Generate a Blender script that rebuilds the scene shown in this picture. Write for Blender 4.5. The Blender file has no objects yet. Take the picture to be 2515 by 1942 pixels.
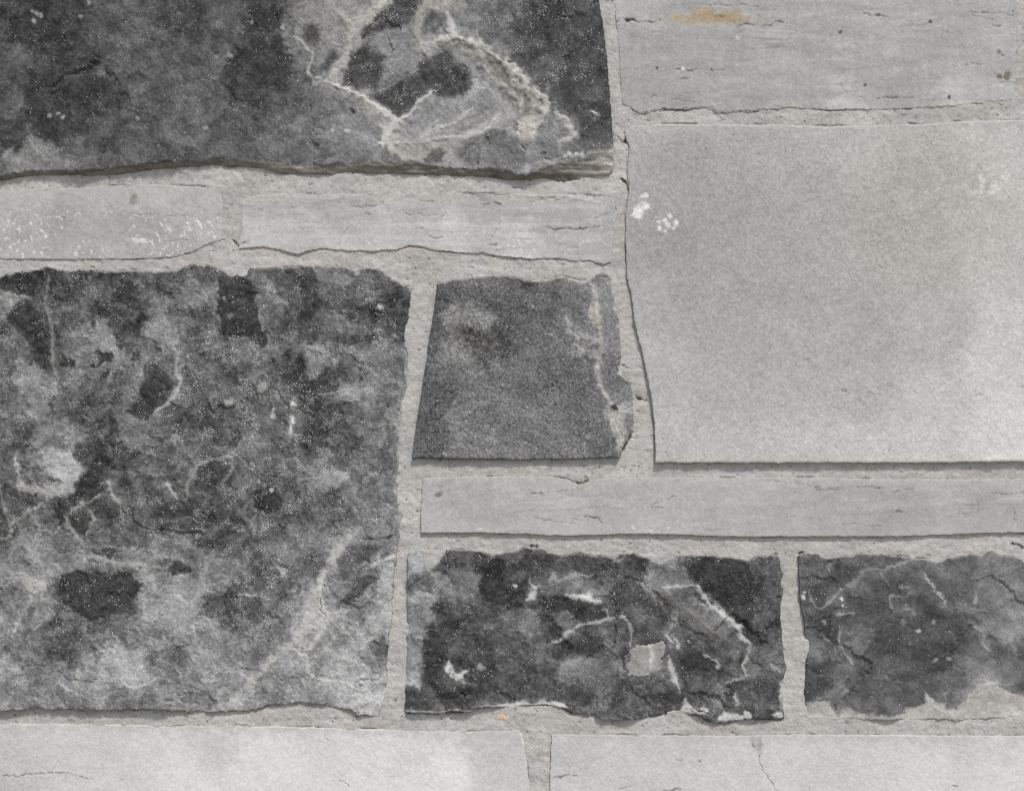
import bpy, math
import numpy as np

# ------------------------------------------------------------------ scale and frame
# plan coordinates (u right, v down) run over the wall face; 1 unit = 0.4 mm
S = 0.0004
UC, VC = 1257.5, 971.0            # middle of the view on the wall
ZC = 1.90                         # its height above the ground (m)
DIST = 1.75                       # camera to wall (m)
DROP = 0.33                       # camera stands this much lower than the middle of the view
STEP = 2.4                        # mesh pitch on the wall face in view (plan units)

scn = bpy.context.scene
col = scn.collection

# ------------------------------------------------------------------ camera
cam_d = bpy.data.cameras.new("camera")
cam = bpy.data.objects.new("camera", cam_d)
col.objects.link(cam)
cam.location = (0.0, -DIST, ZC - DROP)
cam.rotation_euler = (math.radians(90), 0, 0)
W = 2515 * S
cam_d.sensor_width = 36.0
cam_d.lens = 36.0 * DIST / W
cam_d.shift_y = DROP / W
cam_d.clip_start = 0.01
cam_d.clip_end = 500
scn.camera = cam

# ------------------------------------------------------------------ world and sun (bright overcast, light from the upper right)
SUN = np.array([0.24, -0.66, 0.98]); SUN = SUN / np.linalg.norm(SUN)
elev = math.asin(SUN[2]); azim = math.atan2(SUN[0], SUN[1])
w = bpy.data.worlds.new("World"); scn.world = w; w.use_nodes = True
nt = w.node_tree
sky = nt.nodes.new("ShaderNodeTexSky"); sky.sky_type = 'NISHITA'
sky.sun_disc = False; sky.sun_elevation = elev; sky.sun_rotation = azim
sky.air_density = 1.0; sky.dust_density = 2.0; sky.ozone_density = 1.0
bg = nt.nodes["Background"]; bg.inputs[1].default_value = 0.07
nt.links.new(sky.outputs[0], bg.inputs[0])
sl = bpy.data.lights.new("sun", 'SUN'); sl.energy = 1.5; sl.angle = math.radians(10); sl.color = (1.0, 0.966, 0.895)
so = bpy.data.objects.new("sun", sl); col.objects.link(so)
from mathutils import Vector
so.rotation_euler = Vector(SUN.tolist()).to_track_quat('Z', 'Y').to_euler()
so.location = (1, -3, 5)
scn.view_settings.view_transform = 'Standard'
scn.view_settings.look = 'None'
scn.view_settings.gamma = 1.0
scn.view_settings.exposure = 0.66
scn.view_settings.use_curve_mapping = False
try:
    scn.cycles.use_denoising = False
    scn.cycles.filter_width = 1.15
except Exception:
    pass

# ------------------------------------------------------------------ noise
def _perm(seed):
    r = np.random.RandomState(seed)
    p = r.permutation(512).astype(np.int64)
    a = r.rand(512) * 2 * np.pi
    return np.concatenate([p, p]), np.cos(a).astype(np.float32), np.sin(a).astype(np.float32)
_PC = {}
def pn(x, y, seed):
    if seed not in _PC: _PC[seed] = _perm(seed)
    P, C, D = _PC[seed]
    xi = np.floor(x); yi = np.floor(y)
    fx = (x - xi).astype(np.float32); fy = (y - yi).astype(np.float32)
    xi = xi.astype(np.int64) & 511; yi = yi.astype(np.int64) & 511
    x1 = (xi + 1) & 511; y1 = (yi + 1) & 511
    ux = fx * fx * fx * (fx * (fx * 6 - 15) + 10); uy = fy * fy * fy * (fy * (fy * 6 - 15) + 10)
    def gr(a, b, dx, dy):
        h = P[P[a] + b]
        return C[h] * dx + D[h] * dy
    n00 = gr(xi, yi, fx, fy); n10 = gr(x1, yi, fx - 1, fy)
    n01 = gr(xi, y1, fx, fy - 1); n11 = gr(x1, y1, fx - 1, fy - 1)
    a = n00 + ux * (n10 - n00); b = n01 + ux * (n11 - n01)
    return (a + uy * (b - a)) * 1.5
def fbm(x, y, scale, octv, seed, gain=0.5, sx=1.0, sy=1.0):
    t = 0; a = 1.0; tot = 0
    if sx == sy: x, y = .799 * x - .601 * y, .601 * x + .799 * y
    for o in range(octv):
        f = 2.03 ** o / scale
        if sx == sy and o: x, y = .622 * x - .783 * y, .783 * x + .622 * y
        t = t + a * pn(x * f * sx + 17.3 * o, y * f * sy - 9.1 * o, seed + o)
        tot += a * a; a *= gain
    return t * (FBM_N / math.sqrt(tot))
FBM_N = 2.75            # brings the spread of the noise to about one
def sstep(a, b, x):
    t = np.clip((x - a) / (b - a), 0, 1)
    return t * t * (3 - 2 * t)

# ------------------------------------------------------------------ plan geometry
def seg_dist(X, Y, pts, widths=None):
    """distance to a polyline and the width interpolated along it"""
    best = np.full(X.shape, 1e9, np.float32); wd = np.zeros(X.shape, np.float32)
    for i in range(len(pts) - 1):
        (ax, ay), (bx, by) = pts[i], pts[i + 1]
        dx, dy = bx - ax, by - ay; L = dx * dx + dy * dy + 1e-9
        t = np.clip(((X - ax) * dx + (Y - ay) * dy) / L, 0, 1)
        d = (X - ax - t * dx) ** 2 + (Y - ay - t * dy) ** 2
        m = d < best
        best = np.where(m, d, best)
        if widths is not None:
            wd = np.where(m, widths[i] + (widths[i + 1] - widths[i]) * t, wd)
    return np.sqrt(best), wd
def blur(a, r):
    for ax in (0, 1):
        for _ in range(2):
            c = np.cumsum(np.concatenate([np.repeat(np.take(a, [0], ax), r + 1, ax), a, np.repeat(np.take(a, [-1], ax), r, ax)], ax), ax, dtype=np.float64)
            n = a.shape[ax]
            a = (np.take(c, range(2 * r + 1, 2 * r + 1 + n), ax) - np.take(c, range(0, n), ax)) / (2 * r + 1)
    return a
def smooth(pts, wd, n=3):
    """rounds a drawn line through its points"""
    P = np.array(pts, float); Wd = np.array(wd, float); m = len(P)
    if m < 3: return pts, wd
    out = []; wo = []
    for i in range(m - 1):
        p0, p1, p2, p3 = P[max(i - 1, 0)], P[i], P[i + 1], P[min(i + 2, m - 1)]
        for k in range(n):
            t = k / n
            q = .5 * (2 * p1 + (p2 - p0) * t + (2 * p0 - 5 * p1 + 4 * p2 - p3) * t * t + (3 * p1 - p0 - 3 * p2 + p3) * t ** 3)
            out.append(tuple(q)); wo.append(Wd[i] * (1 - t) + Wd[i + 1] * t)
    out.append(tuple(P[-1])); wo.append(Wd[-1])
    return out, wo
def side_of(X, Y, pts):
    (ax, ay), (bx, by) = pts[0], pts[-1]
    return np.sign((bx - ax) * (Y - ay) - (by - ay) * (X - ax))
def poly_sd(X, Y, pts):
    n = len(pts); ins = np.zeros(X.shape, bool)
    for i in range(n):
        (ax, ay), (bx, by) = pts[i], pts[(i + 1) % n]
        if ay == by: continue
        c = ((ay > Y) != (by > Y)) & (X < (bx - ax) * (Y - ay) / (by - ay) + ax)
        ins ^= c
    d, _ = seg_dist(X, Y, list(pts) + [pts[0]])
    return np.where(ins, -d, d)
def conv(k, ox, oy):
    def f(*flat):
        if len(flat) == 1: flat = flat[0]
        return [(flat[i] * k + ox, flat[i + 1] * k + oy) for i in range(0, len(flat), 2)]
    f.k = k; f.ox = ox; f.oy = oy
    return f
# drawing sheets used to lay out the stones (scale, origin)
A = conv(.3663, 0, 0); B = conv(.3663, 700, 0); C = conv(.5105, 1400, 0); D = conv(.3663, 0, 350)
E = conv(.4808, 550, 350); F = conv(.5635, 1450, 250); G = conv(.4762, 0, 630); H = conv(.4762, 0, 1150)
I = conv(.3558, 960, 630); J = conv(.7166, 950, 1100); K = conv(.4808, 950, 1300); L = conv(.3809, 1850, 1300)
M = conv(.641, 0, 1700); N = conv(1, 0, 0)

def lines(lo, hi, a, b):
    n = int(round((b - a) / STEP))
    mid = list(np.linspace(a, b, n + 1))
    out = [mid[-1]]; st = STEP
    while out[-1] < hi:
        st = min(st * 1.09, 11); out.append(out[-1] + st)
    lo_l = [mid[0]]; st = STEP
    while lo_l[-1] > lo:
        st = min(st * 1.09, 11); lo_l.append(lo_l[-1] - st)
    return np.array(lo_l[::-1][:-1] + mid + out[1:], np.float64)
XL = lines(-1050, 3560, -10, 2525)
YL = lines(-850, 2760, -10, 1952)

# ------------------------------------------------------------------ materials
def new_mat(name):
    m = bpy.data.materials.new(name); m.use_nodes = True
    return m, m.node_tree, m.node_tree.nodes["Principled BSDF"]
def stone_mat(name, rough, grain, bump, gscale, bdist, spec=0.35):
    m, t, p = new_mat(name)
    L_ = t.links.new
    at = t.nodes.new("ShaderNodeAttribute"); at.attribute_name = "tint"
    tc = t.nodes.new("ShaderNodeTexCoord")
    n1 = t.nodes.new("ShaderNodeTexNoise"); n1.inputs["Scale"].default_value = gscale; n1.inputs["Detail"].default_value = 4
    n1.inputs["Roughness"].default_value = 0.65
    L_(tc.outputs["Object"], n1.inputs["Vector"])
    mr = t.nodes.new("ShaderNodeMapRange"); mr.inputs[1].default_value = 0.25; mr.inputs[2].default_value = 0.75
    mr.inputs[3].default_value = 1 - grain; mr.inputs[4].default_value = 1 + grain
    L_(n1.outputs["Fac"], mr.inputs[0])
    mx = t.nodes.new("ShaderNodeMix"); mx.data_type = 'RGBA'; mx.blend_type = 'MULTIPLY'; mx.inputs[0].default_value = 1
    L_(at.outputs["Color"], mx.inputs[6]); L_(mr.outputs[0], mx.inputs[7])
    L_(mx.outputs[2], p.inputs["Base Color"])
    # crystal grains, their glints painted pale into the base colour; alpha is local density
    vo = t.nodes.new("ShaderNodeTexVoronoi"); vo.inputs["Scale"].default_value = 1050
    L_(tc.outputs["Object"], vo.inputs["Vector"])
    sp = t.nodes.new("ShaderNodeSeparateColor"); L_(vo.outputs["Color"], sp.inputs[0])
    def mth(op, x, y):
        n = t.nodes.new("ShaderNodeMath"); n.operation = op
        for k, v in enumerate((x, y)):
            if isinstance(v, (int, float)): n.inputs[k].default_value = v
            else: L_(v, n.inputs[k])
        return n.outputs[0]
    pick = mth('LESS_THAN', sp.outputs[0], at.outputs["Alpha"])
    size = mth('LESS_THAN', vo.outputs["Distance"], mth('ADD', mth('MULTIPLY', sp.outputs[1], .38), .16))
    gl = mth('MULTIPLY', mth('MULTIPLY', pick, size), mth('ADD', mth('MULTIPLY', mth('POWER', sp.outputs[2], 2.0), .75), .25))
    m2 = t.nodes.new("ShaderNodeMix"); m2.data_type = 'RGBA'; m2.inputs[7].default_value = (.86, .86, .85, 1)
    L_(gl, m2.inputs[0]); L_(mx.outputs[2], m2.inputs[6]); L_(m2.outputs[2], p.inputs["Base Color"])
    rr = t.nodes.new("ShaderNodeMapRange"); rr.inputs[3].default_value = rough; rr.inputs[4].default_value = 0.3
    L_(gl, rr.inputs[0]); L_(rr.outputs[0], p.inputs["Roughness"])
    p.inputs["Specular IOR Level"].default_value = spec
    n2 = t.nodes.new("ShaderNodeTexNoise"); n2.inputs["Scale"].default_value = gscale * 0.55; n2.inputs["Detail"].default_value = 5
    n2.inputs["Roughness"].default_value = 0.7
    L_(tc.outputs["Object"], n2.inputs["Vector"])
    bp = t.nodes.new("ShaderNodeBump"); bp.inputs["Strength"].default_value = bump; bp.inputs["Distance"].default_value = bdist
    L_(n2.outputs["Fac"], bp.inputs["Height"]); L_(bp.outputs[0], p.inputs["Normal"])
    return m
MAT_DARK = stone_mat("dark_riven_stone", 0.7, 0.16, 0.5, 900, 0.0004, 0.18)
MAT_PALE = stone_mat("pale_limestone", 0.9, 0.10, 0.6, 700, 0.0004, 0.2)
MAT_MORTAR = stone_mat("sandy_mortar", 0.95, 0.09, 0.8, 900, 0.0006, 0.2)

def lin(c):
    c = np.clip(c, 0, 255) / 255.0
    return np.where(c <= 0.04045, c / 12.92, ((c + 0.055) / 1.055) ** 2.4)

# ------------------------------------------------------------------ wall
wall = bpy.data.objects.new("stone_wall", None); col.objects.link(wall)
wall["label"] = "grey stone wall of dark and pale blocks in sandy mortar"
wall["category"] = "stone wall"
wall["kind"] = "thing"

def world(U, V, h, du=0.0, dv=0.0):
    return (U - UC) * S + du, -h * 0.001, (VC - V) * S + ZC + dv

def link_mesh(name, co, faces, rgba, mat, smooth, parent, origin):
    me = bpy.data.meshes.new(name)
    co = co - np.array(origin)
    me.vertices.add(len(co)); me.vertices.foreach_set("co", co.astype(np.float32).ravel())
    nf = len(faces)
    me.loops.add(nf * 4); me.loops.foreach_set("vertex_index", faces.astype(np.int32).ravel())
    me.polygons.add(nf)
    me.polygons.foreach_set("loop_start", np.arange(0, nf * 4, 4, dtype=np.int32))
    me.polygons.foreach_set("loop_total", np.full(nf, 4, np.int32))
    me.polygons.foreach_set("use_smooth", smooth)
    me.update(calc_edges=True); me.validate()
    at = me.attributes.new("tint", 'FLOAT_COLOR', 'POINT')
    at.data.foreach_set("color", rgba.astype(np.float32).ravel())
    me.materials.append(mat)
    o = bpy.data.objects.new(name, me); col.objects.link(o)
    o.location = origin
    if parent is not None: o.parent = parent
    return o

STONES = []
class Stone:
    def __init__(s, outline, Hc, base, dark, seed, label, wob=2.5, warm=0.0, rim=1.0, warp=(7, 3), lift=0, tone=.1, VW=1.45, VG=10, rel=1.0, fine=1.0, vfade=.55, flat=1.0, und=1.0, clar=.3, smear=.85, name="stone", host=None):
        s.clar = clar; s.und = und; s.smear = smear; s.name = name; s.host = host; s.obj = None
        s.vfade = vfade; s.flat = flat
        s.fine = fine
        s.lift = lift; s.tone = tone; s.VW = VW; s.VG = VG; s.rel = rel
        s.outline = outline; s.Hc = Hc; s.dark = dark; s.seed = seed; s.label = label
        us = [p[0] for p in outline]; vs = [p[1] for p in outline]
        s.bb = (min(us), min(vs), max(us), max(vs))
        i0, i1 = np.searchsorted(XL, s.bb[0] - 14), np.searchsorted(XL, s.bb[2] + 14)
        j0, j1 = np.searchsorted(YL, s.bb[1] - 14), np.searchsorted(YL, s.bb[3] + 14)
        s.xs = XL[max(i0 - 1, 0):i1 + 1]; s.ys = YL[max(j0 - 1, 0):j1 + 1]
        s.i0 = max(i0 - 1, 0); s.j0 = max(j0 - 1, 0)
        s.X, s.Y = np.meshgrid(s.xs, s.ys)
        X, Y = s.X, s.Y
        s.sd = poly_sd(X, Y, outline) + .6 * wob * fbm(X, Y, 26, 3, seed + 50) + 0.3 * wob * fbm(X, Y, 7, 2, seed + 55)
        s.g = np.full(X.shape, float(base)); s.w = np.full(X.shape, float(warm)); s.sp = np.zeros(X.shape)
        fx = np.clip((X - s.bb[0]) / (s.bb[2] - s.bb[0]), 0, 1); fy = np.clip((Y - s.bb[1]) / (s.bb[3] - s.bb[1]), 0, 1)
        tl, tr, bl, br = Hc
        s.H = (tl * (1 - fx) + tr * fx) * (1 - fy) + (bl * (1 - fx) + br * fx) * fy
        s.vm = np.zeros(X.shape); s.r = np.zeros(X.shape)                        # relief on top of the face, mm
        a, b = warp; a *= .75; b *= .9
        s.wx = X + a * fbm(X, Y, 46, 2, seed + 1) + b * fbm(X, Y, 11, 3, seed + 2)
        s.wy = Y + a * fbm(X, Y, 46, 2, seed + 5) + b * fbm(X, Y, 11, 3, seed + 6)
        s.vx = X + .3 * (s.wx - X) + .9 * fbm(X, Y, 9, 2, seed + 7); s.vy = Y + .3 * (s.wy - Y) + .9 * fbm(X, Y, 9, 2, seed + 9)
        s.rim = rim
        s.band = None
        STONES.append(s)
    # --- painting of the mineral colour and of the relief that goes with it
    def ctrl(s, pts, e=26, warp=16):
        """broad grey tone from sample points (u, v, grey)"""
        P = np.array(pts, float)
        x = s.wx + warp * .5 * fbm(s.X, s.Y, 55, 3, s.seed + 11) + .32 * warp * fbm(s.X, s.Y, 15, 3, s.seed + 18, .6)
        y = s.wy + warp * .5 * fbm(s.X, s.Y, 55, 3, s.seed + 15) + .32 * warp * fbm(s.X, s.Y, 15, 3, s.seed + 21, .6)
        num = np.zeros(x.shape); den = np.zeros(x.shape)
        for (u, v, g) in P:
            wgt = 1.0 / ((x - u) ** 2 + (y - v) ** 2 + e * e) ** 3.2
            num += wgt * g; den += wgt
        s.g = num / den
        if s.dark: s.g = s.g + np.maximum(s.g - 92, 0) * s.tone
        s.g = 100 + (s.g - 100) * s.flat if s.dark else 180 + (s.g - 180) * s.flat
        s.g += s.lift
    def sl(s, pts, m):
        us = [p[0] for p in pts]; vs = [p[1] for p in pts]
        a, b = np.searchsorted(s.xs, [min(us) - m, max(us) + m]); c, d = np.searchsorted(s.ys, [min(vs) - m, max(vs) + m])
        return slice(c, d), slice(a, b)
    def mix(s, q, k, g, w):
        if g is not None: s.g[q] = s.g[q] * (1 - k) + g * k
        if w is not None: s.w[q] = s.w[q] * (1 - k) + w * k
    def poly(s, pts, g=None, f=6, w=None, dh=0.0, k=1.0, edge=0, dens=None, tex=5):
        q = s.sl(pts, 40 + f)
        if s.X[q].size == 0: return
        d = poly_sd(.4 * s.X[q] + .6 * s.wx[q], .4 * s.Y[q] + .6 * s.wy[q], pts)
        m = sstep(f, -f, d) * k
        if g is not None and tex: g = g + tex * fbm(s.X[q], s.Y[q], 14, 3, s.seed + 31)
        s.mix(q, m, g, w)
        s.r[q] += dh * sstep(f * .8, -f * .8, d)
        if edge: s.g[q] += edge * np.exp(-((d - 1) / 3.0) ** 2) * (0.4 + 0.6 * sstep(-.3, .5, fbm(s.X[q], s.Y[q], 30, 2, s.seed + 33)))
        if dens is not None: s.sp[q] = s.sp[q] * (1 - m) + dens * m
    def vein(s, pts, wd, g=160, w=6, dh=0.35, k=0.9, soft=0.68, rag=0.6, dens=0.0):
        dh = dh * 1.6
        wd = list(wd) if hasattr(wd, '__len__') else [wd] * len(pts)
        wd = [v * s.VW + .6 for v in wd]
        if len(wd) > 2: wd[0] *= .6; wd[-1] *= .5
        pts, wd = smooth(pts, wd)
        q = s.sl(pts, max(wd) * 3.5 + 20)
        if s.X[q].size == 0: return
        d, ww = seg_dist(s.vx[q], s.vy[q], pts, wd)
        ww = np.maximum(ww, 1.0) * 0.5 * np.clip(1 + .7 * rag * fbm(s.X[q], s.Y[q], 22, 3, s.seed + 41), .3, 2.2)
        ww = np.maximum(ww, 0.8)
        m = sstep(1 + soft * .8, 1 - soft * .8, d / ww) * k
        g = g + s.VG * (g > 125)
        mid_ = pts[len(pts) // 2]
        sd_ = side_of(s.vx[q], s.vy[q], pts) * (1 if (int(mid_[0] * 7 + mid_[1] * 13) % 2) else -1)
        hl = np.where(sd_ > 0, .36 * np.exp(-d / (ww * 2.4 + 5)), .10 * np.exp(-(d / (ww * 1.8 + 2)) ** 2))
        hl = hl * sstep(1, .4, d / (max(wd) * 3.3 + 18))
        m = m * (1 - s.vfade + s.vfade * sstep(-1.3, .2, fbm(s.X[q], s.Y[q], 55, 2, s.seed + 45)))
        s.mix(q, hl, g, None)
        s.mix(q, m * np.clip(1.0 + .25 * fbm(s.X[q], s.Y[q], 14, 3, s.seed + 43), 0.15, 1), g, w)
        s.r[q] += dh * np.exp(-(d / (ww * 1.1)) ** 2)
        s.sp[q] *= (1 - m); s.vm[q] = np.maximum(s.vm[q], m)
    def crack(s, pts, wd=3.0, g=70, depth=1.2, k=0.85, w=4):
        q = s.sl(pts, 30)
        if s.X[q].size == 0: return
        x = s.X[q] + 1.8 * fbm(s.X[q], s.Y[q], 20, 3, s.seed + 61); y = s.Y[q] + 1.8 * fbm(s.X[q], s.Y[q], 20, 3, s.seed + 64)
        n = len(pts); wds = [wd * .8 * (0.3 if i in (0, n - 1) else 1.0) for i in range(n)]
        if n == 2: pts = [pts[0], ((pts[0][0] + pts[1][0]) / 2, (pts[0][1] + pts[1][1]) / 2), pts[1]]; wds = [wd * .3, wd * .8, wd * .3]
        d, ww = seg_dist(x, y, pts, wds)
        ww = np.maximum(ww * .5 * (1 + .4 * fbm(s.X[q], s.Y[q], 20, 2, s.seed + 66)), .8)
        k = k * (.35 + .65 * sstep(-1.1, .4, fbm(s.X[q], s.Y[q], 24, 2, s.seed + 68)))
        m = sstep(1.7, .5, d / ww) * k
        s.mix(q, m, g, w); s.r[q] -= depth * k * sstep(1.8, .3, d / ww)
    def blob(s, u, v, r, g, w=4, dh=0.3, f=0.5):
        pts = [(u - r, v - r), (u + r, v + r)]
        q = s.sl(pts, r + 15)
        if s.X[q].size == 0: return
        d = np.hypot(s.vx[q] - u, s.vy[q] - v) / r
        m = sstep(1 + f, 1 - f, d)
        s.mix(q, m, g, w); s.r[q] += dh * m
    def grain(s, amps):
        for k, (scale, amp) in enumerate(amps):
            s.g += amp * fbm(s.X, s.Y, scale, 2, s.seed + 70 + 3 * k) * (1 - .6 * s.vm)
    def bed(s, scale=90, n=5, hgt=0.5, edge=14, sx=1, sy=1, pale=True):
        """broken bedding: low plateaus whose broken rims show a paler fresh edge"""
        f = fbm(s.wx, s.wy, scale, 4, s.seed + 81, .5, sx, sy) * n * .2
        fr = f - np.floor(f)
        step = np.floor(f) + sstep(.0, .16, fr)
        s.r += hgt * step
        e = np.exp(-((fr - .08) / .05) ** 2) * sstep(-.2, .6, fbm(s.X, s.Y, 70, 2, s.seed + 85))
        s.g += edge * e
    def mottle(s, a=9, lines=16):
        """patchy crystal tone with crisp edges and hairline calcite threads"""
        f = fbm(s.wx, s.wy, 48, 4, s.seed + 401, .55); s.g += a * np.tanh(3.2 * f)
        f2 = fbm(s.wx, s.wy, 19, 3, s.seed + 411, .55); s.g += .7 * a * np.tanh(3.2 * f2)
        s.r += .12 * np.tanh(2 * f) + .06 * np.tanh(2 * f2)
        for sc, k in ((95, 1.0), (52, .7)):
            n = fbm(s.X, s.Y, sc, 4, s.seed + 421 + int(sc), .5)
            m = np.exp(-(n / (.030 * 95 / sc)) ** 2) * sstep(.1, 1.1, fbm(s.X, s.Y, 110, 2, s.seed + 431 + int(sc)))
            s.g += lines * k * m; s.r += .12 * m
    def splits(s, amt, seed=0, thick=.05, rel=.25):
        """hairline partings along the bedding of a sawn-bed stone"""
        n = fbm(s.X, s.Y + 4 * fbm(s.X, s.Y, 120, 2, s.seed + 801 + seed), 75, 3, s.seed + 803 + seed, .55, .16, 1.5)
        m = np.exp(-(n / thick) ** 2) * sstep(.25, 1.2, fbm(s.X, s.Y, 85, 3, s.seed + 807 + seed, .5, .7, 1.3))
        s.g -= amt * m; s.r -= rel * m
        k = sstep(.0, .5, n) * sstep(.4, 1.1, fbm(s.X, s.Y, 100, 2, s.seed + 811 + seed, .5, .6, 1.4)); s.r += .3 * k; s.g += .12 * amt * k
    def facets(s, size=90, tilt=.04, edge=10, seed=0, warp=.9):
        """split face: flat flakes that each lean their own way, with crisp broken edges between them"""
        rs = np.random.RandomState(s.seed + 700 + seed)
        u0, v0 = max(s.bb[0], -400), max(s.bb[1], -300); u1, v1 = min(s.bb[2], 2900), min(s.bb[3], 2200)
        n = int((u1 - u0) * (v1 - v0) / size ** 2) + 4
        pu = u0 + (u1 - u0) * rs.rand(n); pv = v0 + (v1 - v0) * rs.rand(n); tx = tilt * rs.randn(n); ty = tilt * rs.randn(n)
        x = s.X + warp * (s.wx - s.X) + 3 * fbm(s.X, s.Y, 30, 3, s.seed + 711 + seed); y = s.Y + warp * (s.wy - s.Y) + 3 * fbm(s.X, s.Y, 30, 3, s.seed + 715 + seed)
        d1 = np.full(x.shape, 1e12); d2 = d1.copy(); h = np.zeros(x.shape); tone = np.zeros(x.shape)
        off = .25 * rs.randn(n); tn = rs.randn(n)
        for k in range(n):
            d = (x - pu[k]) ** 2 + ((y - pv[k]) * 1.25) ** 2
            m = d < d1
            d2 = np.where(m, d1, np.minimum(d2, d)); d1 = np.where(m, d, d1)
            h = np.where(m, off[k] + ((s.X - pu[k]) * tx[k] + (s.Y - pv[k]) * ty[k]) * S * 1000, h); tone = np.where(m, tn[k], tone)
        rim = np.sqrt(d2) - np.sqrt(d1)
        s.r += np.clip(h, -1.5, 1.5)
        s.g += edge * .35 * tone
        s.g += edge * np.exp(-(rim / 3.2) ** 2) * sstep(-.4, .9, fbm(s.X, s.Y, 60, 2, s.seed + 721 + seed))
    def finish(s):
        X, Y = s.X, s.Y
        rs = np.random.RandomState(s.seed + 900)
        inside = -s.sd
        if s.host is not None:                            # a piece lying on its stone follows the stone's face
            hh = s.host.h[s.j0 - s.host.j0:s.j0 - s.host.j0 + len(s.ys), s.i0 - s.host.i0:s.i0 - s.host.i0 + len(s.xs)]
            s.H = np.maximum(blur(hh, 9), blur(hh, 4)) + 1.5 + .25 * fbm(X, Y, 60, 2, s.seed + 13)
        if s.band is not None:                            # broken face running back under the front edge
            yo = np.interp(X, s.band[1][:, 0], s.band[1][:, 1]); yf = np.interp(X, s.band[0][:, 0], s.band[0][:, 1])
            yf = yf + 2.2 * fbm(X, Y, 18, 3, s.seed + 91) * (yo - yf > 4)
            t = np.clip((yo - Y) / np.maximum(yo - yf, 2.0), 0, 1)
            k = sstep(1.0, .86, t)
            s.H = s.H * t ** .8 + 0.5 * (1 - t ** .8)
            bc = np.interp(X, s.bandcol[0], s.bandcol[1]) + 10 * fbm(X, Y, 26, 4, s.seed + 93, .7, .4, 1.8)
            s.g = s.g * (1 - k) + bc * k; s.w = s.w * (1 - k) + 12 * k
            s.r *= (1 - .6 * k); s.r += k * .6 * fbm(X, Y, 26, 3, s.seed + 95, .6, .3, 1.5)
        if s.dark:                                    # crisp crystal boundaries
            s.g = np.clip(s.g + s.clar * .3 * (s.g - blur(s.g, 3)) + s.clar * .5 * (blur(s.g, 2) - blur(s.g, 12)), 36, 212)
        # mortar smeared over the upper edge
        gy, gx = np.gradient(s.sd, s.ys, s.xs)
        up = sstep(.2, .8, -gy)
        wd_ = 17 if not s.dark else 4
        k = up * sstep(wd_, -wd_ * .3, inside - wd_ * .45 + wd_ * .55 * fbm(X, Y, 30, 3, s.seed + 601)) * (s.smear if not s.dark else .6)
        s.g = s.g * (1 - k) + (186 + 5 * fbm(X, Y, 8, 2, s.seed + 605)) * k; s.w = s.w * (1 - k) + 7 * k
        # local density of the crystal grains whose glints are painted pale
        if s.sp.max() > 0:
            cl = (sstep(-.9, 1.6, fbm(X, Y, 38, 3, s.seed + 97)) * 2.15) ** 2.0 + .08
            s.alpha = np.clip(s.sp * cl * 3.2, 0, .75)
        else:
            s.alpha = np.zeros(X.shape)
        a_, b_ = (.17, .085) if s.dark else (.07, .045)
        if s.dark: s.r += s.und * (.55 * fbm(X, Y, 150, 2, s.seed + 311) + .28 * fbm(X, Y, 58, 2, s.seed + 315, .4))
        a_ *= s.fine; b_ *= s.fine
        s.r += a_ * fbm(X, Y, 22, 3, s.seed + 301) + b_ * fbm(X, Y, 7, 2, s.seed + 305)
        rimw = s.rim * (1 + .3 * fbm(X, Y, 40, 2, s.seed + 99))
        edge = np.clip(1 - inside / np.maximum(rimw * 5, 1), 0, 1)
        s.h = s.H + s.r * s.rel - s.rim * .9 * edge ** 2
        return s
    def build(s):
        X, Y = s.X.copy(), s.Y.copy()
        ins = s.sd < 0
        cell = ins[:-1, :-1] | ins[1:, :-1] | ins[:-1, 1:] | ins[1:, 1:]
        gy, gx = np.gradient(s.sd, s.ys, s.xs)
        gl = np.maximum(gx * gx + gy * gy, .2)
        out = s.sd > 0
        lim = np.clip(s.sd, 0, 20)
        X[out] -= (lim * gx / gl)[out]; Y[out] -= (lim * gy / gl)[out]
        used = np.zeros(X.shape, bool)
        used[:-1, :-1] |= cell; used[1:, :-1] |= cell; used[:-1, 1:] |= cell; used[1:, 1:] |= cell
        idx = np.full(X.shape, -1, np.int64); n = int(used.sum()); idx[used] = np.arange(n)
        a = idx[:-1, :-1][cell]; b = idx[:-1, 1:][cell]; c = idx[1:, 1:][cell]; d = idx[1:, :-1][cell]
        F_ = np.stack([a, d, c, b], 1)
        # the stone stands proud, so it is set where its face meets the line of sight of its drawn place (one shift per stone)
        uc = (np.clip(s.bb[0], 0, 2515) + np.clip(s.bb[2], 0, 2515)) / 2; vc = (np.clip(s.bb[1], 0, 1942) + np.clip(s.bb[3], 0, 1942)) / 2
        hm = float(np.mean(s.Hc)) * .001
        du = -(uc - UC) * S * hm / DIST; dv = -((VC - vc) * S + DROP) * hm / DIST
        x, y, z = world(X[used], Y[used], s.h[used], du, dv)
        co = np.stack([x, y, z], 1)
        g, w_ = s.g[used], s.w[used]
        rgb = np.stack([lin(g + w_ * .42), lin(g + .3 + w_ * .12 - .0026 * w_ * w_), lin(g - w_ * .58)], 1)
        # sides
        e = np.concatenate([F_[:, [0, 1]], F_[:, [1, 2]], F_[:, [2, 3]], F_[:, [3, 0]]])
        key = np.sort(e, 1); key = key[:, 0] * (n + 1) + key[:, 1]
        _, inv, cnt = np.unique(key, return_inverse=True, return_counts=True)
        be = e[cnt[inv] == 1]
        bv = np.unique(be); mp = np.full(n, -1, np.int64); m_ = len(bv)
        mp[bv] = n + np.arange(m_)
        top = co[bv]
        mid = top.copy(); mid[:, 1] += 0.0015
        bot = top.copy(); bot[:, 1] = 0.03 if s.host is None else 0.002
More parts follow.
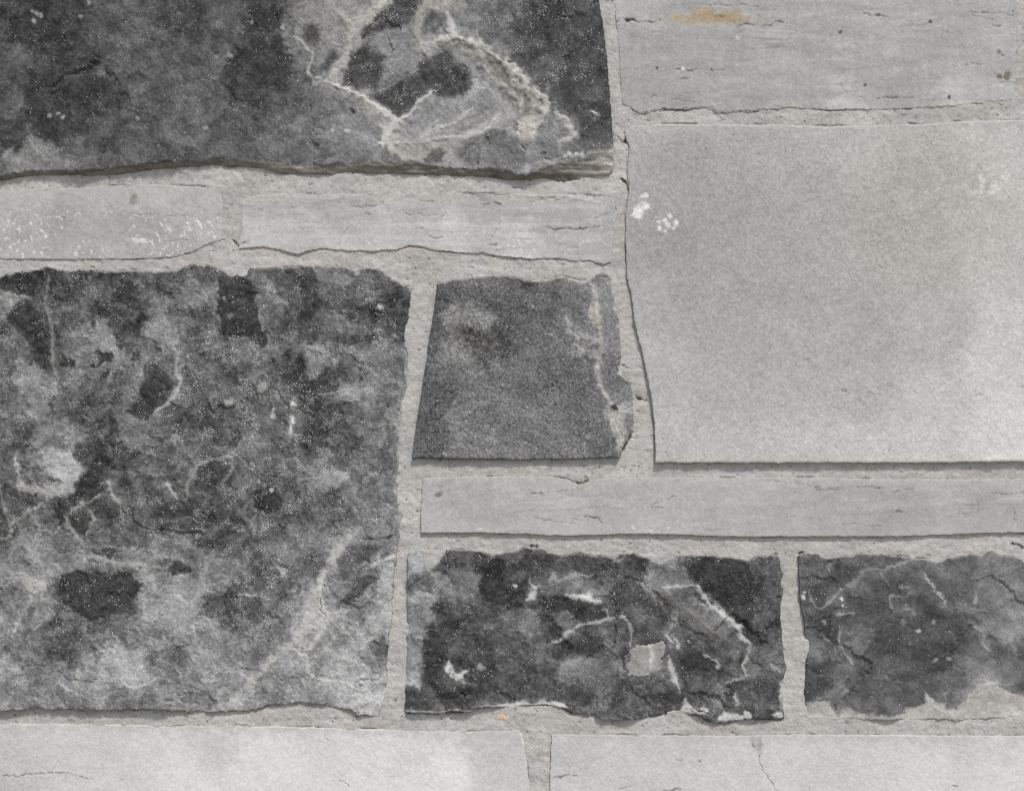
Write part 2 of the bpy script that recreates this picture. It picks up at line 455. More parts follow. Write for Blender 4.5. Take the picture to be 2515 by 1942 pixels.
        sidec = rgb[bv] * .75 * np.array([1.06, .96, .82])
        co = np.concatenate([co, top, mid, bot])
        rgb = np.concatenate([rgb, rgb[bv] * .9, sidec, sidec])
        t0 = mp[be[:, 0]]; t1 = mp[be[:, 1]]
        sides = np.concatenate([np.stack([t1, t0, t0 + m_, t1 + m_], 1), np.stack([t1 + m_, t0 + m_, t0 + 2 * m_, t1 + 2 * m_], 1)])
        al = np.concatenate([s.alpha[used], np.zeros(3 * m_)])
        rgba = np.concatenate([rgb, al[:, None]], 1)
        faces = np.concatenate([F_, sides])
        sm = np.ones(len(faces), bool)
        cx, _, cz = world((s.bb[0] + s.bb[2]) / 2, (s.bb[1] + s.bb[3]) / 2, 0)
        o = link_mesh(s.name, co, faces, rgba, MAT_DARK if s.dark else MAT_PALE, sm, wall if s.host is None else None, (cx, 0.0, cz))
        if s.host is not None:
            o.parent = s.host.obj; o.location = (cx - s.host.obj.location.x, 0.0, cz - s.host.obj.location.z)
        s.obj = o
        if s.label: o["label"] = s.label
        return o

def P3(cv, *flat):
    return [(flat[i] * cv.k + cv.ox, flat[i + 1] * cv.k + cv.oy, flat[i + 2]) for i in range(0, len(flat), 3)]


# ================================================================== the stones in view
Q = conv(.4762, 600, 0)
DG = [(70, 4.5), (24, 4), (9, 5), (4.8, 6.5)]           # grain of the dark riven stones
PG = [(120, 2), (34, 2.5), (10, 3), (5, 4)]       # grain of the pale stones

# ---------------------------------------------------------------- upper left dark slab
f1 = A(0,1188, 60,1172, 200,1148, 330,1140, 500,1155, 650,1145, 800,1130, 920,1110, 1000,1105, 1200,1085, 1350,1080, 1450,1058, 1600,1068, 1750,1083, 1850,1090) + \
     B(0,1090, 200,1098, 400,1095, 600,1080, 770,1088, 850,1078, 930,1095, 1040,1118, 1150,1128, 1280,1128, 1420,1140, 1540,1168, 1600,1178, 1660,1168, 1740,1122, 1900,1080, 2010,1062, 2120,1030, 2197,985)
o1 = A(0,1200, 130,1184, 250,1168, 500,1168, 700,1166, 880,1152, 960,1132, 1100,1122, 1300,1107, 1460,1100, 1540,1112, 1750,1122, 1850,1152) + \
     B(0,1158, 350,1164, 600,1152, 950,1162, 1020,1172, 1250,1178, 1350,1178, 1480,1196, 1600,1198, 1660,1198, 1720,1184, 1850,1206, 1950,1202, 2050,1182, 2110,1176, 2170,1172)
s = Stone([(-520,-360),(1452,-360)] + B(2098,0, 2125,150, 2150,350, 2168,600, 2180,740, 2195,900, 2199,990, 2199,1060, 2194,1120) + o1[::-1] + [(-200,446),(-520,455)],
          (3, 2, 6.5, 6), 85, True, 100, "large dark slab with swirling pale veins, at the upper left", wob=1.5, rim=.7, VG=24, VW=1.25, tone=.2, vfade=.15, rel=1.1, fine=.6)
s.ctrl([(0,40,75),(60,80,55),(150,60,60),(250,60,85),(350,80,95),(450,50,75),(560,80,92),(640,60,62),(620,150,60),(520,180,95),(400,150,92),
 (300,150,95),(200,150,60),(100,150,75),(30,130,90),(0,200,85),(20,250,97),(90,260,62),(200,230,62),(300,240,72),(350,220,90),(420,280,98),(500,250,98),
 (600,230,66),(680,180,65),(150,320,62),(260,310,80),(330,310,88),(60,380,120),(120,390,128),(20,330,75),(200,380,95),(300,390,90),(420,400,88),(500,340,100),
 (600,300,92),(600,380,100),(700,330,105),(760,300,115),(850,330,125),(800,400,112),(900,380,120),(720,240,95),(800,250,112),(750,100,120),(820,30,140),(1350,60,70),(1450,150,74),
 (1400,200,78),(1300,160,86),(1480,60,75),(1450,300,80),(1420,380,108),(1250,330,132),(1150,250,150),(1050,60,80),(1000,170,70),(1180,60,110),(1100,90,125),
 (-200,100,80),(-300,300,85),(300,-150,80),(900,-200,95),(1350,-150,78),(-150,350,75)], e=24)
s.bed(130, 4, .45, 6); s.mottle(6, 8); s.facets(190, .01, 4)
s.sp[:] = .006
for p_, w_ in ((B(690,-20, 520,150, 430,330, 310,540), 42), (B(310,560, 600,720, 720,840, 680,950), 44), (B(720,940, 1000,940, 1250,900, 1400,800, 1480,680), 50), (B(980,290, 1200,300, 1420,440, 1600,620, 1680,760, 1620,900), 46), (B(940,330, 890,180, 960,0), 40), (B(1820,780, 1920,880, 1850,960), 34), (B(740,1000, 900,1040, 1060,1030), 30)):
    s.vein(p_, w_, 152, 7, .25, k=.5, soft=1.1, rag=.3)
s.poly(B(-20,-20, 640,-20, 560,110, 470,160, 430,300, 300,330, 250,290, 180,330, 60,120, 0,60), 132, 12, w=6, k=.75)
s.poly(B(960,350, 880,470, 670,590, 600,600, 650,480, 680,380, 560,290, 640,220, 800,170, 880,100, 900,200, 940,330), 138, 8, dh=.3, edge=10)
s.poly(B(900,690, 1000,640, 1250,640, 1350,580, 1430,700, 1380,850, 1250,930, 930,950, 780,940, 760,870, 860,760), 146, 8, dh=.2)
s.poly(B(560,110, 690,10, 760,-15, 890,-15, 880,80, 790,170, 640,210, 520,262, 545,170), 84, 9, dh=-.6, edge=6, dens=.03)
s.poly(B(440,370, 520,310, 600,330, 655,400, 630,480, 580,560, 610,600, 480,602, 375,560, 400,490), 74, 13, dh=-.6, dens=.05)
s.poly(B(880,470, 960,380, 1060,340, 1120,400, 1220,470, 1250,570, 1200,640, 1010,660, 980,620, 890,690, 850,750, 740,800, 690,720, 560,660, 670,600, 760,540), 74, 11, dh=-.8, edge=4, dens=.035)
s.poly(B(120,220, 180,150, 240,200, 220,290, 130,290), 88, 10, dh=-.3)
s.poly(B(250,430, 330,350, 370,400, 300,500, 230,490), 84, 9, dh=-.3)
s.poly(B(1230,-20, 2110,-20, 2190,700, 2100,640, 1780,640, 1700,560, 1560,420, 1420,320, 1300,180, 1200,90), None, 12, dens=.03)
s.poly(B(1180,960, 1350,890, 1450,860, 1520,940, 1610,1040, 1590,1130, 1400,1130, 1200,1080, 1150,1030), 116, 8, dens=.012)
s.poly(B(1740,800, 1820,780, 1870,870, 1830,950, 1700,960, 1700,880), 128, 8)
s.poly(B(1960,720, 2060,700, 2100,780, 2030,870, 1960,830), 66, 12, dh=-.4, dens=.03)
s.poly(B(940,-20, 1190,-20, 1212,50, 1170,110, 1110,90, 1060,80, 960,90), 150, 8, w=10, dh=.4, edge=14)
V = s.vein
V(B(700,-20, 560,110, 470,150, 440,230, 425,350, 400,430, 310,520), [24,20,18,12,9,11,12], 158, 12)
V(B(300,-20, 330,60, 400,130, 430,230), [20,14,10,8], 148, 10, k=.7)
V(B(30,255, 90,270, 130,320, 180,350, 170,410, 150,470, 180,520, 240,535, 310,545), 5, 150, 10)
V(B(170,590, 240,550, 320,560), 6, 142, 10)
V(B(310,560, 400,600, 510,650, 600,720, 680,760, 730,820, 690,900, 640,960), [5,6,8,10,15,24,24,16], 178, 12, dh=.6)
V(B(1010,615, 940,655, 880,690, 860,740, 790,790, 740,850), 4.5, 165, 10)
V(B(890,470, 800,520, 690,590, 620,620), 3.2, 130, 6)
V(B(950,370, 905,300, 885,200, 910,90, 960,-10), [16,15,12,14,16], 148, 12, k=.75)
V(B(990,300, 1060,275, 1150,265, 1250,310, 1330,350, 1420,400, 1490,440, 1560,510, 1640,600, 1740,670, 1730,760, 1700,850), [10,14,12,13,15,14,15,16,15,16,13,13], 170, 12, dh=1.0, rag=.8)
V(B(1085,90, 1110,190, 1125,235), [10,12,8], 166, 10)
V(B(1290,215, 1315,310, 1385,380), [5,7,5], 150, 10)
V(B(1200,280, 1270,350, 1330,440, 1400,540, 1480,600, 1550,650, 1575,760), [5,6,9,9,9,9,8], 155, 12, dh=.5)
V(B(1320,380, 1400,480, 1500,560, 1620,640), 6, 142, 12, k=.7)
s.poly(Q(975,215, 1040,195, 1130,210, 1230,255, 1310,305, 1400,365, 1480,435, 1562,500, 1545,600, 1512,700, 1440,755, 1388,700, 1410,600, 1385,520, 1300,455, 1240,390, 1190,320, 1100,255), 158, 7, w=9, dh=.6, k=.75, tex=15)
s.poly(Q(1235,285, 1290,300, 1350,370, 1370,440, 1320,420, 1270,360), 132, 5, w=5, dh=-.5, k=.8)
s.poly(Q(1440,520, 1480,530, 1470,580, 1435,600), 135, 5, w=5, dh=-.4, k=.8)
s.poly(B(1520,880, 1570,810, 1640,780, 1700,800, 1690,880, 1650,960, 1590,930, 1545,930), 184, 6, w=12, dh=.5)
V(B(690,970, 900,962, 1000,940, 1180,930, 1300,900, 1360,870, 1400,800, 1450,760), [10,9,7,8,7,5,3,2], 166, 9, dh=.5)
V(B(860,960, 980,880, 1130,830, 1200,780, 1250,720), [8,7,5,4,2], 162, 9)
V(B(1190,900, 1290,885, 1350,830), [12,12,4], 152, 9, k=.7)
V(B(930,900, 1010,820), 4, 150, 8); V(B(1420,640, 1480,760, 1470,850), 5, 145, 8, k=.6)
V(B(640,965, 740,1000, 785,1055, 860,1065), [12,16,14,12], 172, 8)
s.poly(B(700,950, 950,955, 1180,945, 1060,1000, 930,1050, 880,1075, 790,1060, 730,990), 162, 8, w=8)
s.poly(B(940,1050, 1000,1000, 1080,1010, 1050,1090, 960,1095), 116, 6, dh=-.3)
s.poly(B(1060,1045, 1090,1000, 1135,1060, 1100,1095), 168, 6)
s.poly(B(1585,1150, 1630,1100, 1660,1140, 1620,1175), 176, 6)
V(B(1820,770, 1870,800, 1900,850, 1930,900, 1900,930, 1830,960), [9,10,11,12,8,5], 162, 10)
V(B(1690,1090, 1790,1080, 1900,1050, 2010,1040, 2150,1010), [5,8,7,6,5], 150, 8, k=.7)
for a_ in range(9):
    t_ = a_ / 9 * 6.283
    s.blob(B.ox + B.k * (1935 + 62 * math.cos(t_)), B.k * (1055 + 30 * math.sin(t_)), 4.5, 185)
V(B(2035,752, 2070,758, 2105,766), 5, 168, 4)
s.blob(700+.3663*315, .3663*878, 5, 190); s.blob(700+.3663*412, .3663*885, 6, 190); s.blob(.3663*1895, .3663*195, 7, 165)
s.poly(B(425,740, 450,725, 468,760, 440,775), 72, 4, dh=-.8)
s.crack(B(1540,950, 1590,985, 1640,1018), 3, 70); s.crack(B(1690,1018, 1712,1030, 1742,1030), 5, 60, 2); s.crack(B(1730,1050, 1765,1075, 1790,1088), 5, 55, 2)
s.crack(B(1070,200, 1085,240, 1110,262), 4, 80); s.crack(B(520,265, 560,180, 600,140), 2.5, 60); s.crack(B(545,160, 680,125), 2.5, 140, -.3)
for (x_, y_) in ((225,75),(250,95),(225,140),(280,105),(545,120),(600,15),(335,780),(390,760),(425,790),(930,795),(1450,385),(1525,375),(1550,385),(1690,155),(1380,860)):
    s.blob(.3663*x_, .3663*y_, 5.5, 138, 4, .3)
s.poly(A(90,1140, 150,1000, 300,1010, 480,1060, 560,1110, 420,1130, 330,1125, 230,1140, 120,1160), 134, 12, w=3, k=.85)
s.grain(DG)
s.band = (np.array(f1), np.array(o1)); s.bandcol = ([0, 500, 700, 1000, 1150, 1300, 1350, 1400, 1440, 1500], [112, 114, 132, 124, 118, 110, 104, 112, 145, 170])

# ---------------------------------------------------------------- two thin pale stones under it
s = Stone([(-430,468)] + D(0,322, 300,312, 700,292, 1000,278, 1250,292, 1475,300, 1488,400, 1490,560, 1492,640, 1480,652, 1420,666, 1350,701, 1280,736, 1170,766, 1070,773, 900,779, 500,783, 0,779) + [(-430,640)],
          (.3, .2, 1.6, .9), 172, False, 210, "thin pale stone with white scuffs and a brown stain", wob=1.0, lift=12, warm=3, rim=.3)
s.ctrl(P3(D, 0,350,176, 300,360,178, 600,340,172, 900,330,176, 1200,330,178, 1400,350,176, 0,450,170, 200,450,165, 400,480,160, 600,500,164, 900,560,160, 1100,500,170, 1300,450,170,
   100,600,164, 300,650,170, 550,650,160, 800,640,164, 1000,650,162, 1200,600,166, 1400,620,172, 200,740,175, 500,740,168, 800,740,172, 1100,730,165), e=30)
n_ = fbm(s.X, s.Y, 11, 4, 215) ; cl = sstep(-1.3, .6, fbm(s.X, s.Y, 90, 2, 219)) * sstep(485, 540, s.Y)
s.g += 52 * sstep(.75, 1.9, n_) * cl; s.r += .25 * sstep(.6, 1.6, n_) * cl
s.g -= 9 * sstep(.3, 1.8, -fbm(s.X, s.Y, 16, 3, 222)) * cl
s.poly(D(895,630, 930,640, 990,630, 1000,655, 950,665, 890,660), 218, 5); s.poly(D(1095,580, 1150,570, 1160,600, 1110,610), 208, 5); s.poly(D(1230,560, 1280,550, 1270,590), 208, 5)
s.poly(D(855,305, 885,296, 915,310, 938,355, 930,400, 900,412, 868,405, 885,350), 142, 4, w=14, k=.85)
s.crack(D(1140,663, 1200,655, 1290,645), 2.2, 110, .5); s.crack(D(830,735, 870,740, 935,755), 2.2, 115, .5); s.crack(D(720,428, 755,430), 4, 110, .5); s.crack(D(410,500, 440,503), 4, 120, .5)
s.crack(D(880,475, 1000,480, 1300,495), 1.8, 140, .3)
s.grain(PG)

s = Stone(E(90,290, 160,268, 300,262, 560,262, 830,264, 920,264, 1290,261, 1440,258, 1750,266, 1990,275, 1998,350, 1985,500, 1976,608, 1940,622, 1870,602, 1780,602, 1700,592, 1640,590, 1570,595, 1390,576, 1330,563, 1180,561, 1080,548,
            1000,530, 950,526, 880,545, 760,556, 660,555, 520,543, 490,540, 430,555, 380,571, 290,550, 210,533, 80,540, 77,510, 86,480, 96,430, 90,400, 95,350),
          (.2, .2, 2.2, 1.5), 174, False, 230, "thin pale stone with fine splits and a wavy lower edge", wob=1.0, lift=11, warm=2.5, rim=.3)
s.ctrl(P3(E, 120,320,170, 300,320,172, 600,300,168, 700,350,172, 1000,300,172, 1350,285,160, 1500,290,168, 1700,290,172, 1900,300,175, 1950,400,168, 1800,370,162, 1600,380,170, 1300,350,172,
   150,450,180, 300,500,182, 500,500,182, 700,480,178, 850,420,182, 1000,480,180, 1200,470,188, 1400,500,178, 1550,460,190, 1500,540,184, 1750,530,176, 1900,540,172, 1700,440,172), e=26)
s.splits(26); s.splits(14, 40)
s.g += 2.5 * fbm(s.X, s.Y, 60, 3, 236, .6, .25, 3.0); s.r += .1 * fbm(s.X, s.Y, 60, 3, 237, .6, .25, 3.0)
n_ = fbm(s.X, s.Y, 9, 3, 233); cl = sstep(-.5, 1, fbm(s.X, s.Y, 80, 2, 238)) * sstep(530, 570, s.Y)
s.g += 26 * sstep(.8, 1.8, n_) * cl
s.poly(E(1292,262, 1440,258, 1470,275, 1430,300, 1380,310, 1305,300), 163, 3, w=0, dh=-.5, tex=4)
s.poly(E(570,300, 640,325, 760,325, 830,280, 740,275, 600,280), 170, 4, w=1, dh=-.3, tex=4)
for p_, w_, g_ in ((E(578,303, 640,325, 700,331, 780,322, 825,292), 2.6, 120), (E(990,306, 1030,300, 1075,296), 2.6, 120), (E(1303,300, 1340,312, 1405,312, 1430,326), 4.5, 65),
    (E(1540,306, 1620,294, 1660,280, 1720,270), 4.5, 90), (E(1678,300, 1740,284), 2.5, 110), (E(1648,434, 1700,441, 1775,440, 1850,435, 1945,424), 3.4, 82), (E(1760,437, 1782,441), 7, 60),
    (E(1020,481, 1080,484, 1130,485), 3, 110), (E(300,268, 350,262, 402,255), 3, 110), (E(930,364, 1000,368, 1125,372), 2, 140), (E(660,425, 605,460, 582,520), 2.5, 150), (E(1330,525, 1395,520, 1390,560), 2.6, 115),
    (E(700,365, 760,372), 2, 135), (E(1890,385, 1960,360), 2.2, 130), (E(95,512, 130,512), 4, 85), (E(1400,385, 1410,430, 1360,500), 2.5, 150), (E(150,345, 210,335), 2.6, 120), (E(1040,436, 980,438), 2.2, 125), (E(870,300, 960,270), 2, 140)):
    s.crack(p_, w_, g_, .8)
s.vein(E(300,270, 345,262, 395,262), 7, 215, 0, .3); s.vein(E(540,266, 600,270), 7, 208, 0, .2); s.vein(E(1480,266, 1640,268, 1720,275, 1850,290, 1920,310), [2,6,7,6,8], 205, 0, .4)
s.grain(PG)

# ---------------------------------------------------------------- big dark stone on the left
s = Stone([(-390,690)] + G(0,112, 60,85, 170,65, 240,52, 330,68, 420,70, 640,70, 720,65, 830,80, 900,70, 960,48, 1070,38, 1130,60, 1200,98, 1265,92, 1290,52, 1340,55, 1420,54, 1540,55, 1680,40, 1790,60, 1860,65, 1950,60, 2000,95, 2060,135, 2110,168,
              2120,188, 2105,280, 2087,380, 2100,500, 2095,650, 2085,720, 2060,830, 2050,950, 2055,1080, 2042,1180) +
          H(2040,110, 2065,250, 2060,320, 2045,420, 2030,560, 2020,760, 2000,920, 1985,1150, 1955,1276, 1860,1266, 1750,1226, 1690,1222, 1560,1204, 1460,1214, 1370,1221, 1290,1243, 1200,1245, 1100,1252, 980,1246, 700,1240, 500,1245, 350,1242, 250,1240, 200,1232, 120,1240, 0,1246) + [(-390,1745)],
          (1, .6, 6.5, 2.8), 100, True, 300, "big dark blotchy stone full of glittering grains, on the left", wob=2.0, rim=.7, VG=10, VW=1.15, lift=4, flat=.88, vfade=.4, und=1.5, rel=1.1, fine=.6)
s.ctrl(P3(G, 50,120,62, 180,140,62, 40,200,120, 120,330,63, 200,320,66, 230,450,66, 60,520,100, 320,130,80, 480,150,70, 620,130,68, 560,250,73, 380,330,110, 520,400,140, 430,450,125, 650,350,82, 760,150,95, 870,130,78, 820,330,130,
   950,250,100, 1050,150,106, 1060,300,100, 1200,160,62, 1230,280,64, 1250,380,82, 1370,200,112, 1430,250,116, 1440,90,80, 1570,200,70, 1560,330,74, 1700,150,110, 1880,150,98, 2000,110,80, 2080,200,66, 2050,330,62, 1940,290,68,
   1800,400,80, 1650,520,135, 1800,500,120, 1980,500,115, 1540,580,62, 1700,620,80, 1580,740,66, 1800,700,125, 2000,650,115, 1300,500,100, 1100,500,100, 1000,640,86, 1200,640,94, 1380,680,94, 1350,800,90, 1100,800,90, 950,850,92,
   700,900,120, 720,850,118, 600,700,108, 480,650,115, 350,640,115, 150,680,115, 180,800,140, 300,740,115, 450,780,88, 60,760,110, 100,950,90, 250,930,122, 330,1080,165, 250,1050,145, 200,1150,120, 480,1100,66, 560,1050,70, 600,960,74,
   680,1030,92, 650,1200,98, 750,1100,104, 850,1000,96, 1000,1000,98, 1300,1000,100, 1450,950,88, 1600,900,82, 1700,850,82, 1850,900,100, 2000,850,112, 1750,1000,105, 1950,1050,115, 1700,1130,138, 1500,1100,105, 1300,1150,98, 1850,1200,105, 50,1100,100) +
  P3(H, 50,180,85, 150,130,84, 100,260,95, 250,200,120, 350,180,64, 400,60,64, 30,330,80, 100,400,115, 200,400,125, 320,380,95, 420,260,75, 560,220,80, 520,330,95, 530,430,100, 700,350,95, 700,200,98, 900,220,70, 1050,260,75, 1120,60,80,
   1280,250,88, 1370,170,65, 1550,220,84, 1700,150,100, 1850,100,106, 1980,250,126, 1900,300,120, 1700,260,100, 1400,350,100, 1200,350,94, 1070,330,72, 950,420,120, 760,490,142, 600,470,128, 350,460,130, 200,480,130, 100,520,140, 180,600,155,
   60,650,110, 230,680,115, 430,590,68, 600,650,66, 500,740,74, 320,700,84, 250,860,75, 360,900,70, 150,900,90, 50,900,100, 100,760,110, 920,520,95, 950,590,138, 820,690,148, 930,750,152, 1000,730,142, 1150,560,125, 1200,640,80, 1130,720,90,
   1280,720,95, 1400,600,100, 1500,450,110, 1550,550,105, 1400,850,105, 1300,900,110, 1100,850,116, 1000,950,118, 700,850,120, 620,800,95, 650,980,162, 680,1080,158, 520,1000,135, 450,930,100, 850,950,95, 870,1050,100, 960,1060,118,
   1100,1100,120, 1300,1050,130, 1250,1180,140, 1450,1000,145, 1550,900,152, 1450,1120,130, 1600,1100,120, 1700,1080,150, 1850,1130,165, 1930,1180,170, 1780,1000,150, 1700,860,125, 1650,920,125, 1850,850,140, 1950,950,110, 1900,700,132,
   1850,600,95, 1960,720,150, 2000,550,150, 1800,480,105, 1750,430,125, 1930,400,110, 1720,560,110, 1700,650,120, 1620,700,152, 1650,780,160, 300,1100,115, 200,1180,120, 80,1180,130, 30,1040,140, 450,1150,120, 600,1180,135, 800,1170,130, 200,1050,105,
   -300,100,85, -400,600,110, -250,900,100, -500,-500,90, -400,1150,110), e=12, warp=13)
s.g += 12 * sstep(1250, 1600, s.Y)
s.bed(95, 5, .4, 10); s.mottle(8, 22); s.g += 5 * np.tanh(2.5 * fbm(s.X, s.Y, 11, 3, 361)) - 26 * sstep(1.5, 2.3, fbm(s.X, s.Y, 17, 3, 365)); s.facets(62, .010, 20); s.facets(120, .01, 14, 50)
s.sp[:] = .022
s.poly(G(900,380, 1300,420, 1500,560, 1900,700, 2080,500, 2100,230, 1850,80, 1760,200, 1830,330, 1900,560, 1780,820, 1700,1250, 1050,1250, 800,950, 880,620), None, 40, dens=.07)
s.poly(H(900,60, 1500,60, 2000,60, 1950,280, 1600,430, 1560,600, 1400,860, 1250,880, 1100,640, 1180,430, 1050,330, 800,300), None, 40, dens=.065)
for p_, g_ in ((G(-10,110, 60,85, 180,70, 245,95, 240,200, 225,240, 130,210, 40,190, -10,180), 60), (G(20,290, 90,230, 180,270, 250,290, 260,420, 270,520, 220,530, 130,430, 40,340), 62),
    (G(280,570, 330,505, 380,530, 400,575, 500,550, 490,490, 560,485, 592,500, 570,545, 440,578, 380,572, 330,575), 62), (G(495,645, 520,600, 568,580, 550,630), 66),
    (G(730,560, 820,570, 880,620, 900,660, 860,740, 760,850, 650,805, 720,720, 740,640), 64), (G(1115,110, 1220,95, 1300,120, 1310,230, 1330,340, 1370,400, 1378,450, 1350,487, 1280,410, 1150,410, 1120,300, 1130,200), 64),
    (G(1520,570, 1560,560, 1580,620, 1620,650, 1640,700, 1600,760, 1540,790, 1550,690, 1500,640), 62), (G(1185,870, 1240,890, 1250,940, 1210,992, 1190,930), 66),
    (G(1000,1180, 1010,1100, 1060,1060, 1160,1050, 1200,1040, 1190,1110, 1140,1170, 1060,1230, 1000,1225), 70), (G(380,1170, 420,1100, 540,1020, 580,1040, 570,1150, 480,1200, 380,1270, 330,1255), 62),
    (G(560,960, 600,935, 605,1000, 575,990), 66), (G(680,360, 720,290, 785,290, 770,330, 730,350, 722,420, 690,425), 70), (G(1890,290, 1940,250, 1982,300, 1940,350, 1890,340), 64), (G(1735,400, 1790,378, 1850,450, 1790,472, 1700,432), 76),
    (G(1030,490, 1065,485, 1060,510, 1040,515), 66), (G(980,285, 1005,275, 1005,325, 985,330), 72), (G(1530,110, 1600,90, 1660,160, 1640,280, 1600,330, 1530,340, 1560,230), 70), (G(665,530, 735,480, 740,500, 690,540), 70),
    (H(320,545, 420,522, 560,545, 660,540, 742,590, 710,660, 640,740, 500,790, 420,760, 340,700, 290,680), 66), (H(1300,140, 1440,128, 1452,190, 1400,232, 1310,212), 64),
    (H(1740,470, 1800,400, 1970,388, 1960,430, 1850,500, 1780,580, 1730,592), 92), (H(1815,570, 1900,540, 1930,560, 1880,640, 1780,720, 1740,692, 1820,612), 86), (H(1188,640, 1230,618, 1252,650, 1210,687), 68),
    (H(370,280, 420,240, 482,260, 470,310, 440,372, 390,330), 76), (H(460,425, 550,400, 612,430, 570,472, 480,445), 80), (H(1900,915, 1960,870, 2000,890, 1992,990, 1930,962), 102), (H(1000,245, 1050,225, 1110,250, 1115,290, 1060,310, 1010,280), 66),
    (H(860,520, 920,480, 990,520, 960,550, 880,555), 82), (H(780,210, 900,160, 990,190, 1000,250, 900,270, 800,260), 70)):
    s.poly(p_, g_ - 2, 3.5, dh=-.5, edge=16, k=.92)
for p_, g_ in ((G(270,1060, 340,1010, 390,1050, 442,1092, 400,1150, 380,1200, 330,1240, 260,1220, 232,1190, 310,1170, 280,1140, 240,1110), 176), (G(1565,458, 1640,480, 1702,530, 1650,600, 1600,642, 1570,600, 1590,540), 138),
    (G(1740,700, 1780,640, 1892,690, 1870,730, 1780,742), 140), (G(1635,1130, 1720,1088, 1772,1130, 1720,1182, 1650,1180), 146), (H(780,690, 870,650, 900,640, 930,700, 1000,690, 1032,760, 950,830, 880,850, 820,790, 760,742), 154),
    (H(580,950, 640,908, 720,960, 762,1050, 690,1130, 630,1080, 570,1010), 168), (H(870,600, 920,560, 1010,580, 1032,620, 950,672, 900,640), 144), (G(150,700, 230,700, 260,780, 200,850, 130,830), 142), (G(450,430, 520,385, 590,420, 540,470, 470,480), 142),
    (G(330,650, 380,620, 400,690, 350,700), 130), (G(620,930, 700,920, 740,980, 660,1010), 128), (G(640,660, 720,640, 715,710, 640,760), 132)):
    s.poly(p_, g_ + 4, 8, dh=.45, k=.8)
for p_, w_, g_ in ((G(80,1030, 110,1180, 160,1202, 240,1220, 320,1242), [8,14,15,14,10], 166), (G(250,80, 250,160, 230,232, 250,300, 265,400, 275,500, 270,580, 305,645), 5, 130),
    (G(880,450, 915,520, 910,590, 930,640, 910,700, 870,750, 800,797), [4,6,7,9,8,7,4], 168), (G(733,470, 735,560, 720,650), 3.5, 135), (G(1522,728, 1515,772), 8, 195), (G(1508,818, 1505,860), 8, 195), (G(1495,865, 1490,902), 8, 190),
    (G(1408,785, 1402,830), 6, 172), (G(1168,757, 1222,760), 9, 165), (G(1640,712, 1750,692, 1832,685), 2.6, 160), (G(1775,746, 1855,741), 3.6, 172), (G(1950,872, 2060,869), 3.2, 158), (G(1900,700, 2060,718), 2.6, 150),
    (G(960,1240, 990,1120, 1020,1072, 1090,1052, 1170,1046, 1215,1000, 1240,985), [10,10,8,6,6,5,4], 146), (G(1200,1050, 1190,1110, 1150,1180, 1180,1240), 5, 138), (G(855,1180, 885,1215, 910,1252), [9,7,8], 190), (G(1560,1157, 1650,1150), 3.5, 146),
    (G(555,1158, 570,1210, 605,1265), 7, 148), (G(2092,500, 2095,650, 2062,830, 2052,1000, 2045,1200), 7, 158), (G(1960,62, 2030,118, 2108,172), 6, 150), (G(1340,345, 1330,300, 1335,270), 4, 135), (G(1380,430, 1375,480, 1340,490), 4, 130),
    (G(0,215, 60,200, 120,215), [14,8,4], 142), (G(160,215, 100,225, 60,240), 5, 145), (G(1140,45, 1170,62, 1190,80), 7, 170), (G(1820,62, 1840,80), 8, 190),
    (H(0,90, 20,180, 40,280, 70,285, 130,240, 205,188), [5,5,5,6,7,8], 155), (H(70,285, 50,342, 0,372), 6, 152), (H(560,70, 570,110, 610,180, 640,270), 6, 148), (H(560,120, 480,160, 420,190, 350,240, 350,290, 390,340, 432,392), [4,5,7,9,10,7,4], 156),
    (H(430,190, 490,270, 450,350), 6, 142), (H(430,450, 530,470, 600,500, 700,490, 790,520, 832,508), [8,10,11,10,12,8], 156), (H(100,540, 200,590, 242,620, 190,640, 140,712, 100,790, 72,862), [8,11,10,6,6,6,4], 170), (H(190,650, 188,780), 5, 150),
    (H(100,545, 150,620, 190,640), [14,10,6], 160), (H(1092,420, 1060,470, 1060,560, 1030,632, 980,685), 4.5, 152), (H(895,630, 900,655, 950,690, 985,685, 1025,650), 4.5, 168), (H(910,1018, 940,1100, 967,1162), [3,6,6], 164), (H(640,1110, 690,1136, 760,1112, 812,1075), 5.5, 176),
    (H(1228,650, 1310,660, 1392,670), 3.5, 168), (H(1345,650, 1348,690), 3, 150), (H(1800,350, 1750,420, 1700,500, 1660,570, 1622,660, 1600,750, 1570,850, 1510,910, 1420,970, 1370,1030, 1280,1110, 1180,1215), [26,22,18,17,18,20,17,18,17,14,16,16], 172),
    (H(1675,530, 1650,700, 1690,770, 1650,850, 1592,950, 1582,1040, 1640,1090, 1780,1110, 1870,1150), [8,9,10,9,8,6,8,10,10], 182), (H(1700,790, 1770,840, 1822,872), 7, 158), (H(1680,930, 1750,980, 1832,1002), 11, 166),
    (H(1992,700, 1940,830, 1890,910, 1850,942), [6,7,8,8], 172), (H(2035,510, 2012,650, 2010,760, 1990,900), [11,13,12,8], 172), (H(2035,450, 1990,470, 1915,500), 9, 178), (H(1640,1095, 1650,1182), 4.5, 168), (H(1805,1218, 1850,1208, 1928,1232), 13, 188),
    (H(1185,1222, 1205,1205), 14, 180), (H(1060,1100, 1100,1095), 8, 168), (H(375,1045, 380,1100), 6, 152), (H(400,1035, 405,1095), 8, 158), (H(1400,1010, 1420,985), 6, 178), (H(2062,200, 2068,330), 7, 160), (H(500,1110, 560,1100), 5, 150), (H(560,870, 480,880), 6, 140)):
    s.vein(p_, w_, g_, 8, .4, k=.72 if g_ < 158 else .95)
